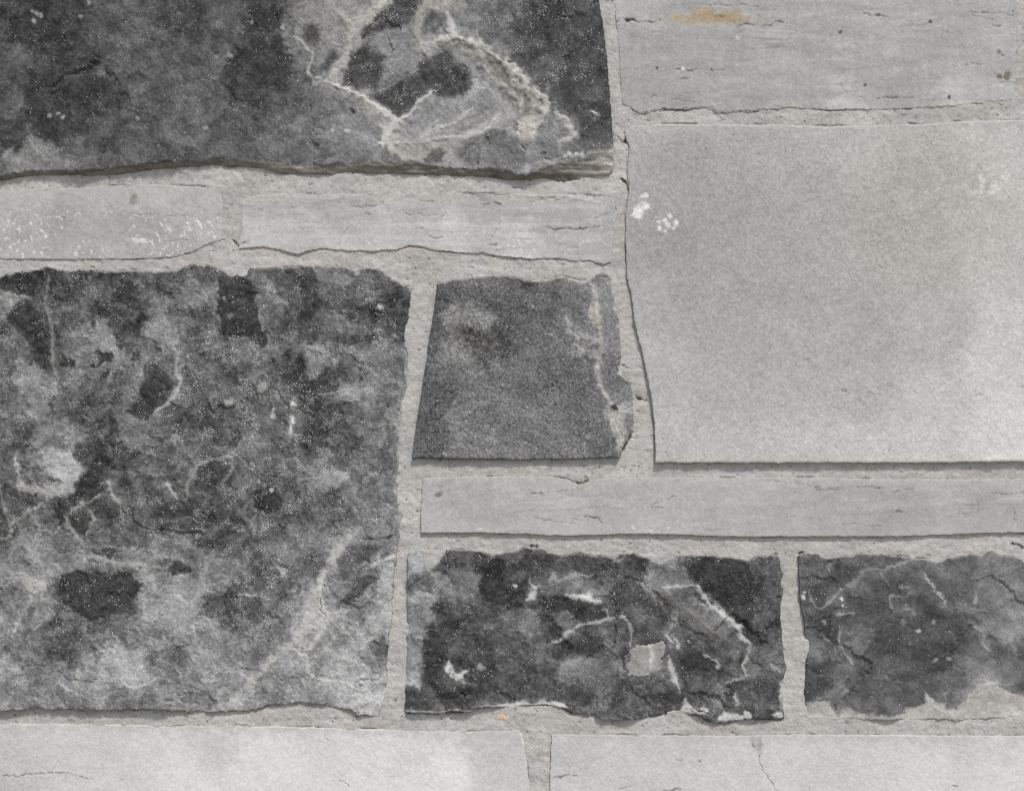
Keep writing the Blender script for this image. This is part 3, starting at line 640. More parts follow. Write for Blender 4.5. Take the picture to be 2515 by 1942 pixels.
for x_, y_, r_, g_ in ((1350,670,13,152), (1962,260,7,185), (1150,215,5,150), (1185,300,7,130)): s.blob(G.k*x_, 630+G.k*y_, r_, g_)
for x_, y_, r_, g_ in ((1315,325,6,215), (1455,540,7,175), (200,400,5,165), (1400,118,5,175), (770,1065,3,170)): s.blob(H.k*x_, 1150+H.k*y_, r_, g_)
s.crack(G(110,1080, 170,1110, 230,1140, 320,1165), 7, 92, .8); s.crack(H(1825,350, 1880,366, 1950,370, 2000,352, 2062,318), 4.5, 80, 1.5); s.crack(H(1780,580, 1830,540, 1900,500, 1960,460, 2040,420), 3, 100, 1); s.crack(H(1300,335, 1335,325), 6, 30, 1)
s.crack(H(1670,590, 1655,720, 1700,790), 2.6, 105, .8); s.crack(H(1930,1005, 2000,1010), 3, 100, .6); s.crack(G(715,480, 670,535), 4, 66, .6); s.crack(G(850,455, 880,490), 6, 72, .6)
s.grain(DG)
s.poly(G(-100,-30, 2200,-30, 2200,60, -100,60), None, 8)

# ---------------------------------------------------------------- square dark stone in the middle
s = Stone(I(320,187, 420,161, 560,136, 700,130, 850,130, 910,140, 950,158, 1050,164, 1110,150, 1170,132, 1250,148, 1320,168, 1370,155, 1420,116, 1470,106, 1530,150, 1535,250, 1545,330, 1570,430, 1580,560, 1590,680, 1580,770, 1595,815, 1650,860,
            1668,940, 1672,1100, 1660,1200, 1602,1310, 1575,1382, 1300,1391, 900,1398, 500,1394, 150,1388, 156,1330, 180,1150, 210,950, 240,760, 265,600, 290,420, 315,280),
          (3.5, 1.2, 5.8, 5.8), 106, True, 400, "squarish mid grey stone with a pale vein down its right side", wob=1.0, lift=7, VG=8, vfade=.3, rim=.55)
s.ctrl(P3(I, 350,250,90, 300,500,84, 450,440,122, 480,500,104, 650,440,130, 560,540,85, 700,560,90, 720,380,84, 940,190,72, 850,250,95, 1050,300,94, 1250,280,105, 1200,500,108, 1000,600,104, 880,560,95, 760,560,70, 650,680,84, 450,650,124, 550,780,120,
   300,900,84, 400,850,100, 700,800,108, 900,850,104, 1200,800,98, 1370,770,90, 1400,950,100, 250,1100,90, 230,1250,86, 500,1100,115, 700,1050,112, 1000,1100,112, 1300,1100,108, 1500,1250,104, 1200,1300,112, 900,1320,115, 500,1330,115, 280,1330,94,
   1470,250,118, 1520,400,120, 1530,600,114, 1500,730,98, 1560,900,104, 1620,950,112, 1640,1130,118, 1600,1050,140), e=18, warp=8)
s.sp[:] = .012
m_ = poly_sd(s.vx, s.vy, I(1385,120, 1400,250, 1420,320, 1430,420, 1442,500, 1440,620, 1425,720, 1410,790, 1440,880, 1480,960, 1530,1060, 1520,1180, 1560,1330, 1570,1450, 1800,1450, 1800,50))
s.r -= 1.7 * sstep(3, -3, m_); s.g += 10 * sstep(3, -3, m_); s.sp *= 1 - .8 * sstep(5, -5, m_)
s.bed(60, 3, .18, 2); s.mottle(4, 0)
n_ = fbm(s.X, s.Y, 7, 3, 433); s.g -= 40 * sstep(1.2, 2.2, -n_) * sstep(-.2, .4, m_ / 100); s.r -= .25 * sstep(1.2, 2.2, -n_)
s.poly(I(390,350, 480,380, 560,470, 640,600, 560,720, 470,740, 420,640, 390,500), None, 20, w=4, k=.9)
s.vein(I(1372,178, 1398,240, 1420,320, 1425,420, 1440,500, 1442,620, 1430,720, 1410,780, 1440,880, 1480,960, 1522,1022), [8,9,8,9,8,9,10,9,8,9,9], 160, 12, .8)
s.poly(I(1380,320, 1432,315, 1432,470, 1378,445), 176, 4, w=14); s.poly(I(1360,185, 1395,195, 1425,250, 1400,260, 1370,215), 168, 3, w=10)
for p_, w_ in ((I(1205,425, 1232,470, 1215,530), 6), (I(1232,520, 1280,560, 1300,640, 1370,690, 1420,722), [6,8,12,10,8]), (I(1280,562, 1350,560, 1412,592), [5,9,6]), (I(1270,600, 1330,650, 1390,640), 9)):
    s.vein(p_, w_, 156, 5, .3, k=.75, rag=1.1)
s.poly(I(1490,1098, 1540,1080, 1600,1000, 1622,1000, 1602,1150, 1612,1250, 1592,1340, 1555,1332, 1530,1220), 166, 5, w=10, dh=.6)
s.poly(I(1518,1012, 1552,1000, 1566,1050, 1545,1084, 1525,1052), 74, 4, dh=-.8)
s.vein(I(880,137, 950,160, 1050,167, 1170,140), 4, 150, 8, .2); s.vein(I(1240,150, 1320,172, 1372,180), 7, 172, 8, .3); s.vein(I(570,150, 620,140, 700,138), 4, 140, 6)
for x_, y_, r_ in ((1540,190,5), (1543,360,6), (1562,480,4), (1592,780,8), (1588,800,8), (1575,540,4), (1430,760,6)): s.blob(960+I.k*x_, 630+I.k*y_, r_, 186)
s.poly(I(735,560, 765,530, 790,555, 760,590), 66, 4, dh=-.7, w=8); s.poly(I(900,160, 960,160, 985,190, 960,230, 905,205), 70, 6, dh=-.3); s.poly(I(705,350, 780,370, 760,390, 700,375), 78, 5, dh=-.3)
s.poly(I(400,400, 520,370, 600,440, 700,450, 720,500, 620,520, 520,480, 420,460), 136, 10, w=5, k=.6, tex=12)
s.poly(I(470,500, 600,520, 700,560, 720,640, 640,690, 560,620, 480,560), 84, 10, w=4, k=.6, tex=14, dh=-.3)
for x_, y_ in ((510,525),(545,520),(600,545),(660,555),(690,600),(640,640),(330,300),(375,300),(560,510),(820,600)): s.blob(960+I.k*x_, 630+I.k*y_, 6, 72, 4, -.4)
s.crack(I(285,1205, 312,1200), 3, 66); s.crack(I(930,1330, 975,1285), 2, 130, -.1)
s.grain([(70, 3), (20, 3), (8, 7), (4.8, 12)])

# ---------------------------------------------------------------- long thin pale stone
s = Stone(J(125,102, 300,97, 560,98, 620,106, 662,127, 700,110, 760,100, 1000,100, 1180,102, 1400,100, 1640,105, 1780,105, 2184,105) + [(2980,1178),(2985,1306)] + J(2184,289, 2050,291, 1900,297, 1700,303, 1500,302, 1200,303, 1050,298, 950,294, 830,293, 720,297, 640,300, 560,298, 450,293, 300,289, 118,290, 119,240, 122,140),
          (1.2, .3, 3.8, 3), 174, False, 500, "long thin pale stone with a few short dark splits", wob=.8, lift=6, warm=3.5, rim=.3)
s.ctrl(P3(J, 150,130,172, 300,120,172, 500,120,176, 700,140,172, 900,130,172, 1200,120,176, 1400,130,172, 1600,150,168, 1900,130,174, 2150,130,176, 150,250,174, 300,200,172, 450,250,172, 600,230,178, 800,200,174, 1000,220,174, 1200,250,172, 1400,230,170,
   1600,240,166, 1800,220,166, 2000,230,168, 2150,250,170, 300,280,176, 900,280,176, 1400,285,174, 1900,280,172), e=40)
s.splits(14)
s.g += 1.8 * fbm(s.X, s.Y, 50, 3, 536, .6, .3, 2.5)
for p_, w_, g_ in ((J(494,155, 536,156), 4.5, 85), (J(572,153, 610,146, 642,145), 2.6, 115), (J(680,234, 715,238, 735,242), 5.5, 70), (J(730,243, 742,262), 2.5, 100), (J(505,236, 540,247, 588,253), 3, 95), (J(918,189, 955,178, 988,166), 2.4, 125), (J(906,205, 945,203), 6, 122), (J(928,208, 940,203), 6, 110),
    (J(174,131, 196,131), 3, 115), (J(1314,113, 1400,120, 1458,129), 2.2, 130), (J(1612,133, 1665,133, 1706,140), 4.5, 90), (J(1735,150, 1768,142, 1800,140), 2.4, 130), (J(1740,218, 1750,215, 1766,217), 4, 105), (J(2068,153, 2120,158, 2184,152), 2.6, 120), (J(2150,165, 2148,280), 2, 150),
    (J(1560,262, 1620,262, 1690,270), 2.2, 142), (J(2025,180, 2018,230), 2, 150), (J(640,245, 690,250), 2, 150), (J(590,255, 640,258), 2, 150), (J(1400,102, 1410,118), 2.5, 140)):
    s.crack(p_, w_, g_, .8)
s.poly(J(170,152, 190,152, 194,165, 176,167), 132, 3); s.poly(J(1462,138, 1480,132, 1500,140, 1540,132, 1562,138, 1545,150, 1500,152, 1475,150), 145, 3, w=1, dh=-.4)
for x_, y_ in ((842,272),(850,280),(905,286),(968,276),(306,282),(318,280)): s.blob(950+J.k*x_, 1100+J.k*y_, 4, 218)
s.grain(PG)
s.vein(J(120,290, 300,290, 560,298, 830,294, 1050,299, 1500,303, 1900,298, 2184,290), 5, 182, 3, 0, k=.5)

# ---------------------------------------------------------------- upper right pale stone
s = Stone([(1508,-170)] + C(215,0, 222,100, 236,220, 242,400, 255,500, 330,546, 400,538, 470,528, 560,527, 640,517, 690,535, 710,548, 780,543, 870,537, 920,526, 1100,521, 1250,530, 1350,525, 1500,528, 1680,522, 1880,510, 1960,496, 2040,490, 2130,480, 2146,380, 2148,200, 2150,0) + [(2498,-170)],
          (.3, .2, .9, .7), 166, False, 600, "upper right pale stone with a rusty orange stain", wob=1.2, lift=11, warm=3, rim=.3)
s.ctrl(P3(C, 250,50,172, 400,40,170, 600,20,166, 900,40,164, 1200,60,166, 1500,60,168, 1800,60,168, 2100,60,168, 250,250,164, 400,200,160, 600,200,160, 800,250,162, 1000,200,166, 1300,200,164, 1600,200,166, 1900,200,166, 2100,250,170, 300,420,158,
   500,400,162, 700,420,162, 900,350,166, 1100,420,166, 1400,400,164, 1700,420,166, 2000,420,172, 500,490,158, 800,500,162, 1200,490,166, 1290,515,188, 1600,490,160, 1820,490,182, 2090,470,182), e=40)
s.splits(15)
s.g += 3 * fbm(s.X, s.Y, 60, 3, 636, .6, .3, 2.2) + 1.5 * fbm(s.X, s.Y, 40, 2, 639, .6, 2, .2)
d_ = np.hypot((s.wx - (1400+.5105*710)) / 118, (s.wy - .5105*82) / 24) + .22 * fbm(s.X, s.Y, 30, 4, 641)
below = sstep(66, 50, s.Y + 1.5 * fbm(s.X, s.Y, 40, 2, 645))
k_ = sstep(1.15, .2, d_) * below
s.g += -13 * k_; s.w = s.w + 44 * k_
s.poly(C(695,70, 715,62, 750,70, 745,80, 705,76), 118, 4, w=50, k=.8)
s.poly(C(500,92, 590,88, 595,100, 510,102), 165, 6, w=70, k=.6)
for p_, w_, g_ in ((C(215,108, 255,96, 300,98, 330,105), 6.5, 45), (C(330,102, 360,106, 400,102), 5, 60), (C(225,122, 270,122), 2, 110), (C(400,102, 440,95), 2, 130), (C(925,123, 970,120, 990,108, 1022,107), 4, 80), (C(800,126, 850,120, 890,122), 2.6, 105), (C(498,333, 550,338, 640,336, 742,338), 2.8, 75),
    (C(520,383, 580,380), 2.2, 130), (C(1415,62, 1470,72, 1530,78), 3.2, 100), (C(1450,64, 1430,78), 2.6, 120), (C(1925,58, 2050,65, 2140,58), 3, 95), (C(2080,75, 2145,72), 2.2, 120), (C(2035,128, 2075,128), 3.5, 100), (C(370,470, 430,463), 2, 130), (C(340,545, 470,528, 560,528, 640,516), 3.4, 62),
    (C(640,516, 690,535, 710,546, 790,541, 870,536), 5.5, 45), (C(700,495, 760,495), 2, 140), (C(900,524, 940,535), 3.5, 80), (C(1000,520, 1100,521), 2.4, 110), (C(1130,541, 1165,538), 4, 80), (C(1650,524, 1750,520, 1810,512, 1885,512), 3.2, 85), (C(1985,496, 2040,488, 2060,490, 2130,480), 4.5, 75),
    (C(1480,472, 1590,470), 2.4, 130), (C(440,500, 520,480, 600,492), 1.8, 138), (C(1840,315, 1980,310), 2, 138), (C(1390,472, 1700,470), 1.6, 145), (C(600,20, 900,30), 1.6, 150)):
    s.crack(p_, w_, g_, .9)
for x_, y_, r_ in ((1305,155,3.5), (1738,106,4), (1420,412,3.5), (1822,465,4), (420,328,3)): s.blob(1400+C.k*x_, C.k*y_, r_, 92, 4, -.4)
for x_, y_, r_ in ((2065,372,7), (2104,362,8), (2098,378,6), (2060,246,5), (2078,262,3)): s.blob(1400+C.k*x_, C.k*y_, r_, 128, 22, -.2)
s.blob(1400+C.k*543, C.k*330, 4, 225); s.blob(1400+C.k*810, C.k*188, 4, 200)
s.poly(C(1240,500, 1290,492, 1350,510, 1340,525, 1260,522), 196, 6); s.poly(C(690,505, 760,500, 770,530, 720,540, 690,525), 172, 3, dh=.4)
s.grain(PG)

# ---------------------------------------------------------------- large pale block on the right
s = Stone(F(152,140, 175,105, 300,96, 600,97, 860,99, 1040,105, 1450,95, 1650,82, 1890,76) + [(3020,290),(3025,1140)] + F(1890,1566, 1700,1568, 1500,1571, 1000,1571, 600,1571, 283,1570, 286,1500, 276,1360, 261,1260, 236,1130, 211,1030, 191,940, 181,840, 161,770, 156,620, 156,480, 172,380, 162,300, 172,200),
          (1.6, .4, 5.8, 5.2), 172, False, 700, "large smooth pale block on the right with two white spots", wob=.8, lift=7, flat=.8, warm=3.5, rim=.7)
s.ctrl(P3(F, 200,200,174, 300,300,160, 450,300,156, 600,250,165, 800,200,172, 1100,180,178, 1500,150,180, 1750,150,190, 1850,300,192, 1600,350,174, 1400,350,166, 1700,450,180, 1400,500,168, 1000,400,165, 700,500,160, 400,600,156, 250,600,160, 300,900,168,
   500,800,158, 800,700,163, 1100,700,168, 1400,700,171, 1800,700,188, 600,1000,166, 900,1000,168, 1200,1000,168, 1500,1000,176, 1850,1000,202, 1800,1200,206, 1850,1400,216, 1500,1300,192, 1200,1300,178, 900,1300,178, 600,1300,174, 400,1200,174, 350,1400,186,
   600,1500,188, 900,1500,193, 1200,1500,198, 1500,1500,204, 1750,1530,214, 280,1150,180), e=55)
k_ = sstep(420, 60, np.hypot((s.wx - 2290) / 1.1, s.wy - 510)); s.w += 5 * k_
k_ = sstep(260, 40, np.hypot(s.wx - 1680, (s.wy - 640) * .8)); s.w -= 1 * k_
n_ = fbm(s.X, s.Y, 6, 3, 733); s.g -= 30 * sstep(1.2, 2.4, -n_); s.r -= .15 * sstep(1.2, 2.4, -n_); s.g += 10 * sstep(1.3, 2.4, n_)
s.sp[:] = .0035
s.poly(F(188,502, 205,460, 232,435, 262,440, 266,462, 240,480, 225,508), 230, 4, w=8, dh=.3, tex=14)
for x_, y_, r_ in ((240,410,7), (225,412,4), (295,525,5), (320,515,6), (348,503,6), (372,530,7), (340,540,6), (302,555,6), (328,565,4), (365,548,5), (330,530,4)): s.blob(1450+F.k*x_, 250+F.k*y_, r_, 224, 8)
k_ = sstep(70, 20, np.hypot((s.wx - 2420) * .9, s.wy - 445)) * sstep(.3, 1.1, fbm(s.X, s.Y, 22, 4, 741)); s.g += 24 * k_
for p_, w_ in ((F(200,100, 300,97, 430,104), 8), (F(580,100, 700,108), 8), (F(860,98, 980,110), 7), (F(1060,112, 1200,120, 1230,112), 5), (F(1640,92, 1700,100), 12)): s.vein(p_, w_, 198, 5, .2, k=.7)
for p_, w_, g_ in ((F(1095,1260, 1115,1262), 7, 110), (F(1650,1290, 1720,1270), 4, 140), (F(1295,1520, 1310,1490), 5, 130), (F(1085,1340, 1110,1330), 4, 135), (F(1200,1270, 1260,1275), 3, 140), (F(925,1125, 960,1118), 4, 140), (F(1605,772, 1625,768), 4, 130), (F(1890,1240, 1875,1245), 5, 110)): s.crack(p_, w_, g_, .4)
s.vein(F(1720,1562, 1770,1552, 1820,1560), 7, 218, 8, .2)
s.grain([(140, 2), (34, 2.5), (12, 3.5), (6, 6)])

# ---------------------------------------------------------------- lower dark stone with white splinters
s = Stone(K(110,112, 150,104, 193,102, 205,170, 235,192, 270,165, 310,106, 350,97, 430,108, 480,110, 540,130, 650,110, 700,95, 780,95, 830,120, 920,130, 1000,120, 1080,126, 1165,146, 1200,126, 1260,120, 1370,156, 1400,166, 1430,150, 1480,130, 1600,130, 1700,136, 1850,156, 1900,130, 2000,130,
            2018,160, 2020,300, 2010,450, 2020,560, 2025,640, 2040,710, 2015,780, 2025,880, 2030,960, 2015,972, 1870,966, 1750,986, 1690,991, 1640,976, 1590,946, 1500,932, 1400,946, 1280,966, 1180,973, 1110,970, 1060,946, 940,936, 900,912, 830,892, 760,892, 650,906, 470,907, 430,930, 250,941, 100,936, 96,900, 101,700, 106,400),
          (2.6, .8, 4, 2.5), 78, True, 800, "lower dark stone with white splinters and a pale raised chip", wob=1.5, lift=6, tone=.4, VG=18, VW=1.35, vfade=.2, rel=1.1, fine=.25, und=2.4, rim=.7)
s.ctrl(P3(K, 140,200,130, 180,140,150, 170,270,108, 140,330,100, 180,360,150, 220,390,138, 140,450,110, 150,550,130, 150,680,130, 110,750,138, 140,850,74, 250,400,60, 230,550,58, 260,680,52, 330,760,54, 400,850,58, 300,150,85, 400,150,88, 370,250,120, 420,310,114,
   470,130,68, 550,200,68, 560,300,52, 650,350,56, 700,170,64, 640,140,95, 800,170,74, 900,180,78, 1000,170,70, 1100,190,72, 1270,170,75, 950,250,105, 1050,300,110, 900,270,100, 850,380,58, 1000,400,60, 1080,420,64, 730,460,122, 650,440,100, 820,480,84, 900,460,100,
   400,450,74, 500,500,85, 550,600,84, 420,620,76, 700,600,90, 350,680,74, 600,700,74, 700,750,70, 800,650,90, 900,600,66, 1030,600,66, 1150,550,86, 1100,480,84, 1180,420,75, 1320,430,80, 1300,350,70, 1420,460,80, 1350,520,74, 950,740,128, 1050,700,115, 1130,700,100,
   1000,850,84, 900,850,80, 700,850,85, 600,850,78, 1100,880,100, 1200,850,80, 1300,900,90, 1400,850,85, 1250,790,84, 1430,240,125, 1390,280,130, 1500,240,100, 1600,200,56, 1700,250,58, 1800,350,60, 1900,250,72, 1850,300,70, 1980,250,82, 1950,400,80, 1900,460,90, 1850,520,58,
   1980,500,58, 1950,580,84, 1550,380,100, 1600,450,110, 1700,480,105, 1650,550,90, 1500,400,85, 1740,620,84, 1600,650,60, 1550,700,60, 1650,740,74, 1800,700,90, 1750,800,74, 1900,800,70, 1850,880,74, 1950,900,80, 1950,700,96, 1900,650,95, 1600,850,85, 1650,880,102, 1700,850,105,
   1500,780,90, 1450,680,100, 500,900,80, 200,920,80), e=15, warp=9)
s.bed(80, 4, .3, 10); s.mottle(7, 20); s.g += 5 * np.tanh(2.5 * fbm(s.X, s.Y, 13, 3, 861)); s.facets(110, .02, 10, 0, .5)
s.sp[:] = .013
for p_, g_, f_, dh_ in ((K(118,118, 172,113, 190,200, 162,232, 120,205), 156, 8, .2), (K(112,362, 200,330, 262,340, 230,412, 190,492, 178,420), 150, 7, .3), (K(108,625, 192,580, 160,660, 122,720, 108,795), 140, 6, .3), (K(480,232, 560,200, 640,190, 570,330, 445,362, 470,290), 54, 12, -.6),
    (K(310,215, 400,200, 475,250, 440,350, 400,360, 340,300), 120, 8, .4), (K(1358,285, 1370,180, 1400,165, 1440,200, 1520,200, 1562,282, 1430,302), 124, 7, .2), (K(1580,150, 1700,145, 1860,165, 1880,300, 1880,440, 1850,530, 1800,480, 1720,400, 1620,310, 1580,280, 1540,200), 58, 7, -.7),
    (K(1480,610, 1600,615, 1690,700, 1640,760, 1560,760, 1530,820, 1500,740), 60, 8, -.5), (K(760,330, 900,345, 1090,385, 1120,450, 1000,475, 960,440, 840,420, 700,400), 58, 8, -.5), (K(850,600, 1000,560, 1100,580, 1110,610, 1000,640, 860,640), 66, 7, -.3),
    (K(880,700, 960,700, 1100,670, 1130,700, 1000,760, 930,790), 126, 8, .2), (K(210,560, 300,580, 270,700, 330,800, 420,800, 480,770, 400,860, 280,880, 190,800, 170,700), 54, 12, -.4), (K(700,450, 770,440, 780,480, 740,500), 124, 8, .2), (K(1860,480, 1900,425, 1950,440, 1930,500, 1870,530), 92, 5, .4), (K(750,590, 800,575, 825,600, 790,625), 112, 6, .3)):
    s.poly(p_, g_, f_, dh=dh_, edge=8 if dh_ < 0 else 0, k=.85)
q_ = K(1236,608, 1280,595, 1330,590, 1345,575, 1410,570, 1422,600, 1407,680, 1396,732, 1350,736, 1300,746, 1240,757, 1226,700)
s.poly(K(1205,622, 1232,605, 1224,640, 1222,705, 1210,700), 62, 3, dh=-.4)
for p_, w_, g_ in ((K(722,262, 745,290, 756,312, 740,336, 704,362), [4,7,8,8,5], 176), (K(750,300, 790,296), 4, 160), (K(838,255, 852,238, 862,262), 7, 152), (K(912,336, 980,345, 1050,365, 1096,376), [5,9,12,9], 188), (K(1032,318, 1042,352), 8, 186), (K(845,288, 950,243, 1060,238), [4,9,4], 130), (K(1050,270, 1080,250), 6, 125),
    (K(1095,405, 1120,410, 1130,452), 4, 135), (K(838,582, 900,550, 960,500, 982,486, 1080,475, 1140,455, 1200,445, 1232,470, 1246,520, 1240,602), 4.5, 150), (K(885,562, 930,530, 970,495), [4,9,4], 158), (K(1440,645, 1450,720, 1480,790, 1492,832), [6,11,9,3], 170),
    (K(1425,548, 1460,570, 1494,607), [5,7,4], 174), (K(1450,540, 1480,575, 1500,600), 3, 160), (K(1482,425, 1462,490, 1430,545), 6, 146), (K(1400,300, 1480,295, 1580,289), [6,5,7], 172), (K(1580,289, 1612,332, 1650,380, 1720,440, 1790,500, 1820,552, 1852,588), [7,6,6,8,14,9,5], 186), (K(1852,588, 1840,660, 1820,690, 1842,742), 4.5, 164), (K(1842,742, 1780,770, 1722,792), 4, 132),
    (K(1365,315, 1420,350, 1480,400, 1550,440, 1620,500, 1700,545), [6,12,16,20,18,8], 112), (K(1520,400, 1600,470, 1680,530), 6, 124), (K(1615,635, 1660,660, 1700,690), [4,8,5], 152), (K(2012,830, 2022,790, 2042,730), [5,8,3], 176), (K(2010,840, 2022,900), 9, 176), (K(470,906, 650,898, 800,888, 860,890, 930,905), [3,6,8,9,5], 184), (K(100,925, 250,932, 430,922), 4, 158),
    (K(315,675, 322,722, 342,752, 382,752, 412,722), [8,10,12,12,9], 192), (K(192,110, 200,190, 232,232, 256,272), 4, 142), (K(858,192, 880,152, 892,130), 4, 124), (K(1150,170, 1195,160, 1215,140), 3.5, 128), (K(1380,340, 1440,385), 3, 60), (K(1110,880, 1125,930), 5, 125), (K(1525,860, 1530,900, 1570,915), [3,9,7], 178), (K(1780,840, 1795,890, 1770,900), 4, 150),
    (K(105,792, 150,785), 4, 160), (K(1860,840, 1880,870), 4, 120), (K(1960,690, 1985,710, 2010,720), 6, 140), (K(380,500, 430,450), 5, 112), (K(500,510, 540,500), 7, 122), (K(105,360, 150,345, 250,335), 4, 140), (K(1100,540, 1125,600, 1180,640), 3.5, 118)):
    s.vein(p_, w_, g_, 5, .45)
for p_ in (K(1690,978, 1722,930, 1772,935, 1802,960, 1832,913, 1862,940, 1852,966, 1750,982), K(1440,945, 1500,928, 1530,880, 1560,912, 1622,898, 1640,930, 1600,945, 1510,935), K(1960,945, 2005,930, 2028,945, 2010,965)): s.poly(p_, 184, 3, w=4, dh=.5)
for x_, y_, r_, g_ in ((482,702,9,146), (652,293,5,176), (1690,700,5,190), (1540,575,3,170), (770,540,5,110), (830,265,4,165), (1165,328,4,150), (590,955,5,170)): s.blob(950+K.k*x_, 1300+K.k*y_, r_, g_)
for p_, w_, g_ in ((K(1540,875, 1560,910, 1600,925, 1640,940), 3.5, 60), (K(1935,905, 1945,935, 1975,935, 2015,905), 3.5, 66), (K(905,900, 950,905), 5, 50), (K(1445,540, 1490,590), 2.5, 40), (K(1370,320, 1450,385), 2.2, 55), (K(425,300, 440,355), 3, 60)): s.crack(p_, w_, g_, 1.2)
s.grain(DG)

host9 = s
s = Stone(q_, (4.3, 3.6, 4.6, 4.0), 152, True, 870, "pale grey raised chip", wob=3.2, warm=6, rim=1.4, rel=.8, fine=.6, VG=8, clar=.2, name="chip", host=host9)
s.g += 4 * fbm(s.X, s.Y, 16, 3, 871)
s.poly(K(1350,570, 1412,565, 1425,600, 1408,680, 1398,735, 1340,738, 1352,640), 146, 3, w=4, k=.85, dh=-.5)
s.vein(K(1340,585, 1352,640, 1334,738), 3.2, 190, 4, .4); s.vein(K(1238,752, 1300,742, 1345,735), 3.5, 186, 5, .2); s.vein(K(1290,640, 1310,700), 2, 150, 3, -.2)
s.grain([(24, 4), (9, 5), (4.8, 5)])

# ---------------------------------------------------------------- lower dark stone at the right edge
s = Stone(L(288,165, 330,152, 400,155, 440,176, 500,190, 600,170, 740,150, 850,165, 950,165, 1030,184, 1120,190, 1180,214, 1260,186, 1360,166, 1460,160, 1530,136, 1600,160, 1680,166, 1740,205) + [(2700,1372),(2990,1365),(3000,1740),(2700,1742)] +
          L(1800,1190, 1600,1215, 1300,1225, 1000,1222, 800,1226, 560,1218, 380,1212, 338,1205, 336,1112, 332,1000, 340,900, 350,800, 340,720, 330,600, 306,520, 296,380),
          (3, 1, .6, -.2), 85, True, 900, "dark slaty stone at the right edge with thin pale lines", wob=1.6, lift=10, VG=8, VW=1.2, rel=1.1, fine=.2, und=1.9, clar=.1, rim=.6)
s.ctrl(P3(L, 330,180,105, 400,250,85, 500,280,70, 380,330,90, 420,420,58, 330,480,85, 600,250,84, 750,200,90, 950,180,70, 1050,230,90, 1200,280,95, 1350,230,96, 1500,250,110, 1650,250,115, 1550,400,115, 1700,400,115, 750,300,88, 650,330,80, 600,420,80, 800,400,75, 950,300,77, 1000,450,80,
   1150,350,84, 1300,400,95, 1450,500,100, 1700,550,125, 1550,600,120, 450,520,70, 600,560,80, 800,530,80, 1000,560,84, 450,650,60, 400,750,110, 490,780,105, 500,700,74, 400,900,72, 500,880,72, 600,750,100, 680,720,105, 750,800,80, 900,650,77, 1100,650,68, 1300,600,73, 1000,750,77, 1200,750,70,
   1400,750,84, 1600,750,95, 1650,650,130, 1600,820,80, 1720,800,90, 800,900,77, 1000,900,77, 1200,900,68, 1400,880,105, 1550,900,115, 600,950,100, 550,1030,115, 480,1080,120, 450,1000,77, 370,1000,70, 700,1050,80, 850,1100,85, 1000,1050,85, 1100,1000,84, 1250,1000,100, 1350,1020,110,
   1450,950,120, 1650,960,110, 1746,1020,80, 900,1180,95, 700,1150,95, 2200,400,100, 2500,700,85, 2000,900,95), e=17, warp=9)
s.bed(85, 4, .3, 7); s.mottle(4, 16); s.facets(130, .011, 7, 0, .5)
s.sp[:] = .004; s.poly(L(280,150, 700,170, 650,400, 560,560, 320,600), None, 10, dens=.016)
for p_, w_, g_ in ((L(335,400, 360,408, 380,470, 412,512, 452,495, 500,460, 560,400, 640,360, 690,310, 722,270, 800,258, 850,265, 900,240, 960,215, 1022,194), [4,5,4,4,4,4,6,8,7,5,5,6,6,5,4], 138), (L(830,285, 840,320, 872,358), 3, 132), (L(945,372, 1000,378, 1012,410, 980,432, 900,430, 875,452, 885,500, 902,532), 3.2, 130),
    (L(1095,285, 1120,330, 1160,370, 1180,410, 1222,440, 1237,478), [3,5,5,8,6,4], 174), (L(955,513, 1010,520, 1045,552), [3,5,8], 150), (L(1433,422, 1420,482), 4.5, 156), (L(565,668, 550,740, 580,770, 590,810, 620,830, 642,872), [6,5,6,4,4,3], 158), (L(370,722, 430,672, 460,700, 520,760, 540,840, 572,862), 4, 130), (L(545,548, 642,545), 4, 152),
    (L(1395,605, 1440,640, 1500,682, 1480,740, 1522,792), 4.5, 140), (L(1650,725, 1692,782), 7, 150), (L(1570,500, 1600,450, 1692,430), 7, 138), (L(478,242, 522,214), 5, 140), (L(430,1092, 520,1072, 560,1012, 612,950), [8,10,8,4], 126), (L(700,800, 750,730), 7, 122), (L(370,800, 440,740), 8, 116), (L(1030,190, 960,230, 890,250), 4, 140),
    (L(1410,520, 1500,525), 4, 128), (L(1230,1060, 1250,1110), 6, 140), (L(1560,990, 1460,1020, 1380,1090), 9, 168), (L(740,185, 690,150), 3, 120), (L(780,960, 870,970, 960,990), 3, 112), (L(650,320, 600,375), 5, 128), (L(1515,180, 1450,330), 3, 128), (L(330,620, 345,780), 6, 120)):
    s.vein(p_, w_, g_, 3, .4)
for x_, y_, r_, g_ in ((565,448,5,215), (572,490,4,225), (322,440,6,200), (330,400,4,205), (1060,652,5,178), (970,600,8,124), (1160,600,5,142), (955,372,5,140), (1180,845,5,140), (1270,835,5,150), (465,600,6,135), (1015,745,4,130), (600,740,6,128)): s.blob(1850+L.k*x_, 1300+L.k*y_, r_, g_, 2)
for p_, w_, g_ in ((L(355,1000, 380,1040, 410,1050), 4, 42), (L(370,1070, 395,1070, 405,1040), 4, 48), (L(495,1115, 530,1130, 545,1165), 4, 45), (L(880,965, 950,985), 2, 55), (L(340,540, 400,600), 2, 55)): s.crack(p_, w_, g_, 1)
